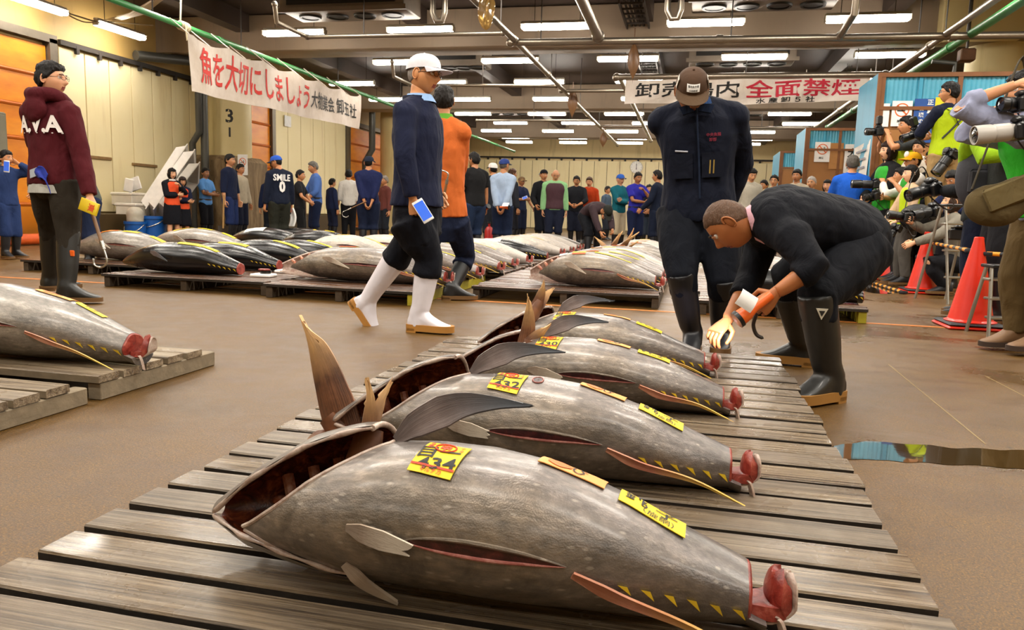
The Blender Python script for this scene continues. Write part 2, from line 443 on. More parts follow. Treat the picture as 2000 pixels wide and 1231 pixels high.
# ---------------------------------------------------------------- pipes under the ceiling
m_pipe = M('#9a8f80', .35, .85); m_green = M('#3c8f4c', .4, var=.2, nscale=4); m_rod = M('#3a322b', .6); m_dpipe = M('#4b4a44', .4, .3)
def pipe(pts, r, mat, label, rods=(), name='overhead_pipe', fit=True):
    e = empty(name, pts[0], 0, label, 'pipe', 'pipes under the ceiling')
    o = V(pts[0]); mb = MB(); mb.tube([V(p) - o for p in pts], r, 12)
    mb.build('tube', mat, e)
    if fit:
        for p in (pts[0], pts[-1]): MB().ball(V(p) - o, r * 1.35, 10, 6).build('end_cap', mat, e)
        d = (V(pts[-1]) - o); n = max(1, int(d.length / 3)); dn = d.normalized()
        for q in range(1, n): MB().tube([d * (q / n) - dn * .05, d * (q / n) + dn * .05], r * 1.25, 12).build('coupling', mat, e)
    for q in rods:
        p = V(pts[0]).lerp(V(pts[-1]), q) - o
        MB().tube([p, p + V((0, 0, 4.7 - o.z - p.z))], .01, 5).build('hanger', m_rod, e, False)
pipe([(-7.85, 8.6, 3.5), (-7.85, 34, 3.5)], .045, m_green, 'long green pole that carries the red lettered banner', (.06, .15, .3, .45))
pipe([(-2.87, 9.2, 3.5), (-2.87, 30.3, 3.5)], .05, m_pipe, 'long grey pipe running away from the hanging plastic bag', (.1, .3, .5, .7))
pipe([(-1.5, 15.6, 3.5), (-1.5, 28.5, 3.5)], .05, m_pipe, 'grey pipe running back from the end of the no smoking banner', (.2, .6))
pipe([(3.45, 9.6, 3.5), (3.45, 24.0, 3.5)], .05, m_pipe, 'slanting grey pipe beside the green one over the booths', (.2, .5, .8))
pipe([(3.78, 9.8, 3.5), (3.78, 24.0, 3.5)], .06, m_green, 'green pipe running over the blue booths', (.2, .5, .8))
pipe([(-2.95, 12.3, 3.48), (6.8, 12.55, 3.48)], .055, m_pipe, 'long grey pipe across the hall in front of the first beam', (.05, .35, .62, .9))
pipe([(-6.2, 11.7, 3.5), (-2.95, 11.75, 3.5)], .035, m_pipe, 'thin grey pipe across, ending at an upturned elbow', (.3,))
pipe([(-6.2, 11.7, 3.5), (-6.2, 10.75, 3.5), (-6.2, 10.7, 3.75)], .035, m_pipe, 'short elbow pipe turned up at the end of the thin cross pipe')
pipe([(-6.15, 16.3, 3.5), (-2.95, 16.6, 3.5)], .035, m_pipe, 'thin grey cross pipe beyond the first beam behind the white cap', (.5,))
pipe([(-6.15, 16.3, 3.5), (-6.15, 15.3, 3.5), (-6.15, 15.2, 3.78)], .035, m_pipe, 'upturned pipe elbow left of the white cap')
pipe([(-2.95, 17.25, 3.5), (-1.5, 17.25, 3.5)], .04, m_pipe, 'short grey cross pipe joining two long pipes near the no smoking banner')
pipe([(-6.4, 22.6, 3.5), (-2.9, 22.55, 3.5)], .04, m_pipe, 'grey cross pipe over the orange sweater in front of the second beam', (.5,))
pipe([(-2.87, 24.05, 3.5), (-1.5, 24.05, 3.5)], .04, m_pipe, 'short grey cross pipe behind the second beam')
pipe([(1.0, 24.2, 3.5), (3.4, 24.3, 3.5)], .04, m_pipe, 'grey cross pipe behind the man with the brown cap', (.4,))
pipe([(2.02, 12.4, 3.5), (2.05, 11.6, 3.62), (2.05, 11.5, 4.1)], .05, m_pipe, 'bent grey pipe in front of a ceiling lamp beside the fan unit')
pipe([(-1.52, 9.6, 3.55), (-1.52, 12.1, 3.5)], .075, m_pipe, 'thick grey pipe stub ending above the cross pipe')
pipe([(-1.55, 15.5, 3.48), (3.35, 15.5, 3.48)], .06, m_pipe, 'grey pipe that carries the no smoking banner', (.1, .5, .9))
pipe([AT(265, 108, 13.9), AT(368, 119, 15.2)], .1, m_dpipe, 'thick dark duct by the cream wall beside the banner', fit=False)
pipe([AT(1820, 120, 12.9), AT(1866, 124, 12.9), AT(1862, 150, 12.9)], .035, m_dpipe, 'small dark bent pipe above the booth window', fit=False)
# down pipes by the boarded column
for (px, y0, y1, r, lb) in ((372, 15.3, 0, .075, 'grey down pipe with an elbow beside the boarded column'), (386, 15.45, 0, .085, 'straight dark down pipe touching the boarded column')):
    p = AT(px + 8, 200, y0)
    if px == 372: pts = [(p.x + .1, y0, 3.94), (p.x + .1, y0, 2.35), (p.x - .08, y0, 2.1), (p.x - .1, y0, .0)]
    else: pts = [(p.x + .05, y0, 3.94), (p.x + .05, y0, .0)]
    e = empty('down_pipe', (pts[-1][0], y0, 0), 0, lb, 'pipe'); o = V((pts[-1][0], y0, 0))
    MB().tube([V(q) - o for q in pts], r, 12).build('tube', m_dpipe, e)
    mb = MB(); [mb.tube([V(pts[-1]) - o + V((0, 0, h)), V(pts[-1]) - o + V((0, 0, h + .05))], r * 1.2, 12) for h in (.8, 1.5)]; mb.build('pipe_clamp', m_steel, e)
p = AX(705, 300, -10.9)
e = empty('down_pipe', (-10.9, 24.6, 0), 0, 'grey down pipe with a double bend in front of the far round column', 'pipe')
MB().tube([(.25, 0, 4.5), (.25, 0, 2.75), (-.0, 0, 2.35), (0, 0, 0)], .11, 12).build('tube', m_dpipe, e)
# cable ladder under the ceiling
e = empty('cable_ladder', (-1.12, 13, 4.25), 0, 'dark cable ladder running away under the ceiling', 'cable tray')
mb = MB(); [mb.box((s, 5, 0), (.03, 10, .07)) for s in (-.2, .2)]; mb.build('rail', m_rod, e, False)
mb = MB(); [mb.box((0, .15 + .33 * k, 0), (.4, .03, .03)) for k in range(30)]; mb.build('rung', m_rod, e, False)
mb = MB(); [mb.tube([(s, 0, .03), (s, 10, .03)], .022, 6) for s in (-.12, -.05, .03, .1)]; mb.build('cable', m_dark, e)
e = empty('conduit_bundle', (-8.9, 9.6, 4.0), 0, 'bundle of pale conduits under the ceiling above the green pole', 'conduit')
mb = MB(); a0 = AT(300, 0, 11.9) - e.location; a1 = AT(215, 44, 12.9) - e.location
for k in range(5): mb.tube([a0 + V((.07 * k, 0, .02 * k)), a0.lerp(a1, .5) + V((.07 * k, 0, -.03)), a1 + V((.07 * k - .1, .02, .05))], .022, 8)
mb.build('conduit', M('#b0a184', .5), e)
e = empty('lamp_rail', AT(120, 22, 11.7), 0, 'thin rail with loose cables linking the two wall lamps', 'conduit'); o = e.location
mb = MB(); mb.tube([(0, 0, 0), AT(195, 45, 12.4) - o], .015, 6); mb.rtube([AT(105, 12, 11.7) - o, AT(160, 42, 12.1) - o, AT(205, 42, 12.6) - o, AT(300, 50, 13) - o], .012, 6); mb.build('cable', M('#8a7a5c', .6), e)
# fan-coil units
m_unit = M('#7d7163', .6, var=.2, nscale=3); m_fan = M('#15110d', .6)
def unit(x, y, z, w, label):
    e = empty('ceiling_fan_unit', (x, y, z), 0, label, 'air unit', 'fan units under the ceiling')
    mb = MB(); mb.box((0, 0, .28), (w, .85, .5), bev=.02); mb.box((0, -.44, .03), (w + .1, .06, .08)); mb.build('casing', m_unit, e)
    MB().box((0, -.435, .3), (w - .3, .02, .36)).build('grille', m_fan, e, False)
    for k in range(4):
        mb = MB(); mb.lathe([(.15, .005), (.19, .0), (.2, .035), (.15, .035)], ((k - 1.5) * w / 4.4, .02, -.005), 20, caps=False); mb.lathe([(.15, .01), (.02, .02)], ((k - 1.5) * w / 4.4, .02, 0), 20)
        mb.build('fan', m_fan, e)
    mb = MB(); [mb.tube([(s * w * .45, 0, .5), (s * w * .45, 0, 4.7 - z)], .012, 5) for s in (-1, 1)]; mb.build('hanger', m_rod, e, False)
unit(-6.0, 12.9, 4.1, 2.3, 'dusty fan unit hung above the red lettered banner'); unit(.95, 13.1, 4.12, 2.2, 'dusty fan unit hung above the brown capped man')
unit(-5.55, 17.7, 4.1, 1.5, 'fan unit beyond the first beam behind the white cap'); unit(.9, 17.7, 4.1, 2.2, 'fan unit behind the first beam above the no smoking banner')
unit(-6.0, 26.0, 4.1, 2.2, 'fan unit beyond the second beam above the crowd'); unit(1.2, 26.2, 4.1, 2.0, 'fan unit beyond the second beam near the booths')
for px, py, Y, lb in ((860, 25, 11.6, 'grey trap pipe hanging beside the first fan unit'), (1320, 20, 11.8, 'grey trap pipe hanging by the cable ladder')):
    p = AT(px, py, Y); pipe([(p.x - .12, Y, p.z + .45), (p.x - .12, Y, p.z), (p.x - .06, Y, p.z - .12), (p.x + .03, Y, p.z - .12), (p.x + .07, Y, p.z), (p.x + .07, Y, p.z + .45)], .045, m_pipe, lb, fit=False)
# plastic bag on the pipe
mb = MB(); p = AT(950, 28, 9.9)
def bagf(u, v):
    a = 2 * PI * v; r = .1 * (math.sin(PI * min(1, u * 1.1 + .05)) ** .5) * (1 + .35 * math.sin(5 * a + 6 * u)); return V((p.x + r * math.cos(a) * .9, p.y + r * math.sin(a) * .6, p.z + .28 - .55 * u))
mb.grid(bagf, 16, 30)
b = mb.build('plastic_bag', M('#a8854a', .15, var=.3, trans=.35), None, origin=p); tag(b, 'amber plastic bag hanging from the long grey pipe', 'bag')
for px, py, Y, s in ((1118, 205, 17.5, 'second brown bag hanging on the grey pipe near the lamps'), (1237, 125, 14.6, 'brown bag hanging beneath the cable ladder'), (1178, 275, 24.5, 'small tag hanging from a far pipe end')):
    p2 = AT(px, py, Y); mb = MB(); h = .35 if Y < 20 else .25
    mb.grid(lambda u, v: V((.09 * math.sin(PI * min(1, u + .08)) * math.cos(2 * PI * v) * (1 + .3 * math.sin(12 * v + 5 * u)), .05 * math.sin(PI * min(1, u + .08)) * math.sin(2 * PI * v), h * (1 - 2 * u))), 10, 18); mb.tube([(0, 0, h * .85), (0, 0, max(h + .15, (4.2 if px == 1237 else 3.45) - p2.z))], .012, 6)
    tag(mb.build('plastic_bag', M('#6e4a26', .4, var=.3), None), s, 'bag').location = p2
# ---------------------------------------------------------------- banners
def cloth_mat(name, c1, c2):
    m, t, b = newmat(name); n = noi(t, coords(t), 2.2, 6, .65)
    t.links.new(mixc(t, ramp(t, n, [(.4, 0.), (.8, 1.)]), lin(c1), lin(c2)), b.inputs['Base Color']); b.inputs['Roughness'].default_value = .8
    bump(t, b, noi(t, coords(t, (3, 3, 1)), 2, 3, .5, .8), .25, .05); return m
m_cl1 = cloth_mat('banner_cloth', '#d8ccc0', '#b9a894'); m_cl2 = cloth_mat('white_banner_cloth', '#e6dcd2', '#d0c0ae')
m_red = M('#c8281c', .7); m_red2 = M('#c02038', .7); m_blk = M('#1a1714', .7)
XB = -7.5
y0, y1 = AX(368, 120, XB).y, AX(704, 220, XB).y
zt = AX(368, 66, XB).z; zb = AX(370, 178, XB).z; zt1 = AX(703, 187, XB).z; zb1 = AX(703, 252, XB).z
e = empty('hanging_banner', (XB, y0, zt), 0, 'long white banner with big red writing hung from the green pole', 'banner')
Lb = y1 - y0
def bl(u, v, off=0.0):                   # u along the hall 0..1, v 0 top .. 1 bottom
    sag = .07 * abs(math.sin(PI * u * 6)) * (1 - v) * (1 if .03 < u < .97 else 0)
    return V((.05 * math.sin(u * 15 + v * 2) * v + .02 * math.sin(u * 40) + off, u * Lb, (zt + (zt1 - zt) * u - sag) * (1 - v) + (zb + (zb1 - zb) * u) * v - zt))
MB().sheet(lambda u, v: bl(u, v), 60, 8, .006).build('cloth', m_cl1, e)
def wr_ban(s, pxa, pxb, cy, hh, mat, bold):
    ua = (AX(pxa, 150, XB).y - y0) / Lb; ub = (AX(pxb, 200, XB).y - y0) / Lb; w = (ub - ua) * Lb
    mb = MB(); vs, fs = text2d(s, bold); W = max(a for a, b in vs) * 2; H = .88
    write(mb, s, lambda a, b: bl((ua + ub) / 2 + a / Lb, cy - b / H, .012), w / W, hh, bold); mb.build('lettering', mat, e, False)
wr_ban('魚を大切にしましょう', 386, 606, .46, .66, m_red, .014); wr_ban('大物業会', 609, 652, .5, .42, m_blk, .012); wr_ban('卸五社', 655, 694, .5, .42, m_blk, .012)
for k in range(13): MB().tube([bl(min(.995, .005 + k / 12 * .99), 0), bl(min(.995, .005 + k / 12 * .99), 0) + V((-.33, 0, .1 + (3.5 - zt) * .7))], .008, 5).build('tie', m_cl1, e)
# rope knot on the green pole
mb = MB(); p = V((-7.85, AX(352, 45, -7.85).y, 3.5))
for k in range(4): mb.lathe([(.055, -.02), (.075, 0), (.055, .02)], p + V((0, .05 * k, 0)), 14, Matrix.Rotation(PI / 2, 3, 'X') @ Matrix.Rotation(.3 * k, 3, 'Y'))
mb.tube([p, p + V((0, .1, 1.15))], .012, 6); mb.tube([p + V((.05, .05, 0)), p + V((.08, .05, -.22))], .014, 6)
tag(mb.build('rope_knot', M('#b5a78a', .9), None, origin=p), 'pale rope knotted round the green pole above the banner', 'rope')
YB = 15.5; pa, pb = AT(1222, 155, YB), AT(1700, 152, YB); za, zc = pa.z, AT(1222, 204, YB).z
e = empty('hanging_banner', (pa.x, YB, za), 0, 'white no smoking banner with black and crimson writing on a grey pipe', 'banner'); Wb = pb.x - pa.x; Hb = za - zc
def b2(u, v, off=0.0):
    return V((u * Wb, .05 * math.sin(u * 21 + 4 * v) * (.3 + v) - off, -Hb * v - .03 * abs(math.sin(PI * u * 4)) * (1 - v) + .02 * math.sin(9 * u) * v + u * .035))
MB().sheet(b2, 60, 8, .006).build('cloth', m_cl2, e)
def wr2(s, pxa, pxb, cy, hh, mat, bold):
    ua = (AT(pxa, 170, YB).x - pa.x) / Wb; ub = (AT(pxb, 170, YB).x - pa.x) / Wb
    mb = MB(); vs, fs = text2d(s, bold); W = max(a for a, b in vs) * 2
    write(mb, s, lambda a, b: b2((ua + ub) / 2 + a / Wb, cy - b / Hb, .012), (ub - ua) * Wb / W, hh, bold); mb.build('lettering', mat, e, False)
wr2('卸売場内', 1241, 1444, .43, .32, m_blk, .014); wr2('全面禁煙', 1456, 1680, .42, .34, m_red2, .016); wr2('水 産 卸 ５ 社', 1478, 1594, .88, .11, m_blk, .02)
for k in range(9): MB().tube([b2(k / 8, 0), b2(k / 8, 0) + V((0, .0, .12))], .008, 5).build('tie', m_cl2, e)
# clock on the far wall
p = AT(1243, 327, 38.86); e = empty('wall_clock', p, 0, 'round white clock on the far wall', 'clock'); R = Matrix.Rotation(PI / 2, 3, 'X')
MB().lathe([(.0, -.0), (.3, 0), (.31, .05), (.28, .08), (.28, .05), (0, .05)], (0, 0, 0), 32, R).build('clock_face', M('#f2efe8', .4), e)
mb = MB(); mb.box((0, -.07, .09), (.025, .01, .18)); mb.box((.0, -.07, -.06), (.03, .01, .12)); mb.build('clock_hand', m_blk, e, False)
mb = MB()
for k in range(12): mb.box((.24 * math.sin(k * PI / 6), -.065, .24 * math.cos(k * PI / 6)), (.02, .008, .02))
mb.build('hour_mark', m_blk, e, False)
# ---------------------------------------------------------------- wooden pallets
def wood_mat(name, cols, wet=.5, gs=1.0):
    m, t, b = newmat(name)
    oi = t.nodes.new('ShaderNodeObjectInfo')
    c0 = t.nodes.new('ShaderNodeTexCoord'); mp = t.nodes.new('ShaderNodeMapping'); mp.inputs['Scale'].default_value = (1.3, 42 * gs, 42 * gs)
    ad = t.nodes.new('ShaderNodeVectorMath'); ad.operation = 'ADD'
    cmb = t.nodes.new('ShaderNodeCombineXYZ'); r10 = math_(t, 'MULTIPLY', oi.outputs['Random'], 30.0)
    t.links.new(r10, cmb.inputs[0]); t.links.new(r10, cmb.inputs[1])
    t.links.new(c0.outputs['Object'], ad.inputs[0]); t.links.new(cmb.outputs[0], ad.inputs[1]); t.links.new(ad.outputs[0], mp.inputs[0])
    g = noi(t, mp.outputs[0], 1.6, 5, .62, .35)
    fine = noi(t, mp.outputs[0], 5.5, 4, .7)
    big = noi(t, ad.outputs[0], 2.2, 5, .6, .5)
    g2 = noi(t, mp.outputs[0], .62, 3, .5, .2)
    c = ramp(t, math_(t, 'ADD', math_(t, 'MULTIPLY', g, .6), math_(t, 'MULTIPLY', g2, .4)), [(.36, cols[0]), (.45, cols[1]), (.54, cols[2]), (.66, cols[3])])
    c = mixc(t, .55, c, ramp(t, fine, [(.30, '#2a1f12'), (.5, '#8c8070'), (.7, '#d8cebb')]), 'OVERLAY')
    c = mixc(t, ramp(t, big, [(.45, 0.), (.75, .55)]), c, lin(cols[0]))
    t.links.new(c, b.inputs['Base Color'])
    t.links.new(ramp(t, big, [(.36, .60 - wet * .45), (.62, .62 - wet * .26)]), b.inputs['Roughness'])
    b.inputs['Coat Weight'].default_value = .5 * wet; t.links.new(ramp(t, big, [(.36, .12), (.62, .4)]), b.inputs['Coat Roughness'])
    h = math_(t, 'ADD', math_(t, 'ADD', g, g2), math_(t, 'MULTIPLY', fine, .5))
    bump(t, b, h, 1.0, .007)
    return m
m_wood = wood_mat('wet_grey_planks', ['#3a2c1c', '#7c6a52', '#a08e76', '#c2b29a'], .9, 2.3)
m_wood2 = wood_mat('dry_planks', ['#4a3a28', '#87765f', '#a8987f', '#c6b8a2'], .6)
m_brown = wood_mat('wet_brown_planks', ['#1d120a', '#4a3020', '#6a4830', '#8c6848'], .8, .5)
m_grime_shade = M('#2a2014', .85, var=.4, nscale=20, bmp=.3); m_edge2 = M('#85765f', .8, var=.3, nscale=18, bmp=.3); m_edge = M('#4a3b2a', .8, var=.35, nscale=25, bmp=.3)  # board sides and undersides: grime plus the shade of the gaps painted in
def pallet(label, x0, x1, y0, y1, top, pitch, bw, th, mat, jit=.008, runners=(.02, .5, .98), flush=False, yellow=False, edge=None, side=None, group='fish pallets'):
    e = empty('wooden_pallet', ((x0 + x1) / 2, (y0 + y1) / 2, 0), 0, label, 'pallet', group)
    cx, cy = (x0 + x1) / 2, (y0 + y1) / 2
    n = int((y1 - y0) / pitch + .001)
    for k in range(n):
        a, b_ = x0 - cx + random.uniform(-jit, jit), x1 - cx + random.uniform(-jit, jit)
        yc = y0 + k * pitch + bw / 2 - cy; w = bw + random.uniform(-.004, .003)
        mb = MB(); nx = 12; rs = []
        dz = random.uniform(-.002, .002); tw = random.uniform(-.004, .004)
        for i in range(nx + 1):
            x = a + (b_ - a) * i / nx; e0 = .003 if i in (0, nx) else 0
            yy = yc + .0015 * math.sin(3 * x + k); z1 = top + dz + tw * (i / nx - .5); c = .004
            ww = w / 2 - e0
            rs.append([(x, yy - ww, z1 - th), (x, yy + ww, z1 - th), (x, yy + ww, z1 - c), (x, yy + ww - c, z1), (x, yy - ww + c, z1), (x, yy - ww, z1 - c)])
        mb.loft(rs, True); mb.m = [1 if (q < nx * 6 and q % 6 in (0, 1, 5)) else 0 for q in range(len(mb.f))]; mb.build('board', [mat, side or m_grime_shade], e, True, 30)
    for f in runners:
        x = x0 + (x1 - x0) * f - cx; x = max(x0 - cx + .035, min(x1 - cx - .035, x))
        hh = top - th - .001
        mb = MB(); mb.box((x, 0, hh / 2), (.06, y1 - y0 - .03, hh), bev=.004); mb.build('runner', m_yel if yellow and f > .9 else (edge or m_edge), e, True)
    return e
m_yel = M('#a89a1e', .6, var=.4, nscale=9)
PXL, PXR = -1.2, .482
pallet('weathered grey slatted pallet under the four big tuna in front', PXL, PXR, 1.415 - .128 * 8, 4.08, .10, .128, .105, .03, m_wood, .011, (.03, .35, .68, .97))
pallet('grey slatted pallet at the picture edge under one tuna', -4.0, -2.195, 2.451, 3.22, .10, .134, .114, .03, m_wood2, .002, (.02, .5, .99), edge=m_edge2, side=m_edge2)
pallet('grey slatted pallet joined to the one carrying a single tuna', -4.0, -2.2, 1.0, 2.42, .097, .134, .114, .03, m_wood2, .002, (.02, .5, .99), edge=m_edge2, side=m_edge2)
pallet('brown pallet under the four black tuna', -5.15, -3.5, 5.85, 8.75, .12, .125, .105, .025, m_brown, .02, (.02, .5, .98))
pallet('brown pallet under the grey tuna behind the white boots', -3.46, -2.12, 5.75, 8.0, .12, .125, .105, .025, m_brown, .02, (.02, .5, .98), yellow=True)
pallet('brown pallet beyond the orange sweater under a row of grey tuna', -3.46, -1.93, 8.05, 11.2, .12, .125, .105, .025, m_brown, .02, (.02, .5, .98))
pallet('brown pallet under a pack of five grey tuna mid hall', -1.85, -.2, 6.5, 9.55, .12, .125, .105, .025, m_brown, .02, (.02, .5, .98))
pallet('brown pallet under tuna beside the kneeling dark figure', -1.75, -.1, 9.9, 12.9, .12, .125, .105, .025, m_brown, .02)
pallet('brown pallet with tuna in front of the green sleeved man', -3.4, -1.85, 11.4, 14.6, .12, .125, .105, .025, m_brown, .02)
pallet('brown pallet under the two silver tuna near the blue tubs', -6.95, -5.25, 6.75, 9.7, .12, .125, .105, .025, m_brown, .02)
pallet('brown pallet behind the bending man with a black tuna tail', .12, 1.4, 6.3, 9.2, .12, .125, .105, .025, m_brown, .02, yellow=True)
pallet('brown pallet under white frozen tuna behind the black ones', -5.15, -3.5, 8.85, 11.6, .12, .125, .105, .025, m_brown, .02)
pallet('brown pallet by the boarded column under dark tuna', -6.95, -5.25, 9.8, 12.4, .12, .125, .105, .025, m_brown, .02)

# ---------------------------------------------------------------- tuna
def skin_mat(name, back, flank, belly, b, rough, spots=1.0, gloss=.5, metal=.25):
    m, t, bs = newmat(name); co = coords(t)
    s = t.nodes.new('ShaderNodeSeparateXYZ'); t.links.new(co, s.inputs[0])
    n = noi(t, co, 6, 7, .62, .4); n2 = noi(t, coords(t, (16, 60, 60)), 1.6, 4, .6); n3 = noi(t, co, 38, 5, .65)
    y = math_(t, 'ADD', math_(t, 'MULTIPLY', s.outputs[1], .5 / b), math_(t, 'MULTIPLY', math_(t, 'SUBTRACT', n, .5), .7))
    y = math_(t, 'ADD', y, math_(t, 'MULTIPLY', s.outputs[0], .2))      # the tail end is darker
    c = ramp(t, math_(t, 'ADD', y, .44), [(.05, belly), (.34, flank), (.58, flank), (.84, back)])
    blot = noi(t, co, 3.6, 6, .7, 1.0)
    c = mixc(t, math_(t, 'MULTIPLY', ramp(t, blot, [(.52, 0.), (.66, 1.)]), .55 * spots), c, lin('#3a3834'))
    c = mixc(t, .45 * spots, c, ramp(t, n2, [(.32, '#4a4238'), (.5, '#8a8078'), (.68, '#c8c0b6')]), 'OVERLAY')
    c = mixc(t, .5 * spots, c, ramp(t, n3, [(.3, '#4c443a'), (.52, '#868078'), (.75, '#b4aca4')]), 'OVERLAY')
    v = t.nodes.new('ShaderNodeTexVoronoi'); v.inputs['Scale'].default_value = 1.0; t.links.new(coords(t, (22, 55, 55)), v.inputs['Vector'])
    c = mixc(t, math_(t, 'MULTIPLY', ramp(t, v.outputs['Distance'], [(.09, .5), (.2, 0.)]), spots * .7), c, lin('#cfc4b4'))   # pale dashes of the flank
    t.links.new(c, bs.inputs['Base Color'])
    bs.inputs['Metallic'].default_value = metal; bs.inputs['Coat Weight'].default_value = gloss; bs.inputs['Coat Roughness'].default_value = .2
    t.links.new(ramp(t, n, [(.35, rough), (.7, rough + .16)]), bs.inputs['Roughness'])
    vs = t.nodes.new('ShaderNodeTexVoronoi'); vs.inputs['Scale'].default_value = 330; t.links.new(coords(t, (1, 1, 1)), vs.inputs['Vector'])
    bump(t, bs, math_(t, 'ADD', math_(t, 'MULTIPLY', vs.outputs['Distance'], .25), math_(t, 'ADD', n3, n2)), .22, .006)
    return m
m_sk = skin_mat('tuna_skin', '#44454e', '#989290', '#a09484', .155, .34, .9, .35, .4)
m_sk2 = skin_mat('silver_tuna_skin', '#5a5b62', '#a09c98', '#bcb6ae', .16, .32, .8, .4, .4)
m_skw = skin_mat('frosted_tuna_skin', '#94908c', '#c2bcb5', '#d8d2cb', .16, .5, .5, .2, .05)
m_skb = skin_mat('black_tuna_skin', '#030304', '#060607', '#101012', .16, .16, .04, .5, 0)
def meat_mat(name, a, b_, c_, rough=.25):
    m, t, bs = newmat(name); n = noi(t, coords(t), 30, 6, .7, .6)
    t.links.new(ramp(t, n, [(.3, a), (.5, b_), (.7, c_)]), bs.inputs['Base Color']); bs.inputs['Roughness'].default_value = rough
    bs.inputs['Subsurface Weight'].default_value = .1; bs.inputs['Subsurface Radius'].default_value = (.01, .002, .002)
    bump(t, bs, n, .4, .006); return m
m_meat = meat_mat('red_meat', '#5a1a14', '#8c3328', '#b46050', .32); m_lip = meat_mat('pink_lip', '#7a3430', '#9c5a50', '#b88478', .35); m_gore = meat_mat('gill_cavity', '#140604', '#321009', '#5a2114', .3)
m_gill = meat_mat('gill_tissue', '#6e2816', '#a86244', '#c8a088', .3); m_rim = meat_mat('pale_rim', '#8a6a5c', '#b8a294', '#d0c0b2', .3)
m_headin = meat_mat('head_inside', '#240e08', '#5e2814', '#a85a30', .25)
m_slit = meat_mat('belly_cavity', '#180606', '#341010', '#54201c', .3)
def fin_mat(name, a, b_, c_, tip):
    m, t, bs = newmat(name); co = coords(t); n = noi(t, co, 9, 5, .6)
    u = t.nodes.new('ShaderNodeUVMap'); w = noi(t, coords(t, (1.2, 44, 1), 'UV'), 1.5, 3)
    c = ramp(t, math_(t, 'ADD', math_(t, 'MULTIPLY', n, .5), math_(t, 'MULTIPLY', w, .5)), [(.34, a), (.5, b_), (.66, c_)])
    sx = t.nodes.new('ShaderNodeSeparateXYZ'); t.links.new(coords(t, out='UV'), sx.inputs[0])
    c = mixc(t, ramp(t, math_(t, 'ADD', sx.outputs[0], math_(t, 'MULTIPLY', n, .3)), [(.55, 0.), (1.1, 1.)]), c, lin(tip))
    t.links.new(c, bs.inputs['Base Color']); bs.inputs['Roughness'].default_value = .45; bump(t, bs, w, .6, .006); return m
m_pec = fin_mat('grey_fin', '#2c2522', '#5e4e48', '#80706a', '#4e5258'); m_tailf = fin_mat('tail_fin', '#2a160c', '#74482e', '#a8704c', '#dcae74')
m_anal = fin_mat('orange_fin', '#9a4a34', '#c47c5a', '#d8a080', '#d8b040'); m_bone = fin_mat('pale_fin', '#7a6654', '#a8937e', '#cbb8a4', '#d8cab6')
m_finlet = M('#d8b424', .4, var=.3, nscale=30); m_finlet2 = M('#2a2622', .4)
m_tagY = M('#f4d414', .55, var=.04); m_tagO = M('#f0a050', .55, var=.08, nscale=20); m_tagR = M('#d8401c', .6); m_ink = M('#15110e', .6); m_tagW = M('#ece8e2', .6, var=.03)
PX_ = [0, .03, .08, .16, .24, .36, .45, .55, .65, .735, .8, .876, .94, 1.0]
PA_ = [.12, .27, .44, .66, .82, .96, 1, 1, .95, .86, .775, .63, .51, .40]
PZ_ = [.58, .62, .70, .84, .93, .99, 1, 1, .95, .86, .78, .65, .54, .44]
def xfront(th):                              # front edge of the opened gill around the body
    return .10 + .26 * min(1.0, abs(((th + 8 + 180) % 360) - 180) / 98.0) ** .85
def uvset(ob, fn):
    me = ob.data; uv = me.uv_layers.new(name='UVMap')
    for lp in me.loops: uv.data[lp.index].uv = fn(lp.vertex_index)
def fin(name, pts, widths, th, mat, parent, side, n=18, nv=6, curl=0.0, rag=0.0):
    """sickle fin: spine points, width to the side vector; uv runs root -> tip"""
    S = spl(pts, max(3, n // max(1, len(pts) - 1))); k = len(S) - 1; side = V(side)
    rnd = [random.random() for _ in range(nv + 1)]
    def f(u, v):
        i = min(k - 1, int(u * k)); q = u * k - i; p = S[i].lerp(S[i + 1], q)
        d = (S[i + 1] - S[i]).normalized(); sd = (side - d * side.dot(d)).normalized()
        w = lerp([j / (len(widths) - 1) for j in range(len(widths))], widths, u)
        rg = rag * rnd[int(v * nv + .001)] * sst((u - .55) / .45)
        return p + sd * (w * (v - .5)) + d.cross(sd) * (curl * (v - .5) ** 2 * w * 4) - d * rg * (S[k] - S[0]).length
    mb = MB(); mb.sheet(f, k, nv, th); ob = mb.build(name, mat, parent)
    tot = (k + 1) * (nv + 1)
    uvset(ob, lambda i: (((i % tot) // (nv + 1)) / k, ((i % tot) % (nv + 1)) / nv)); return ob
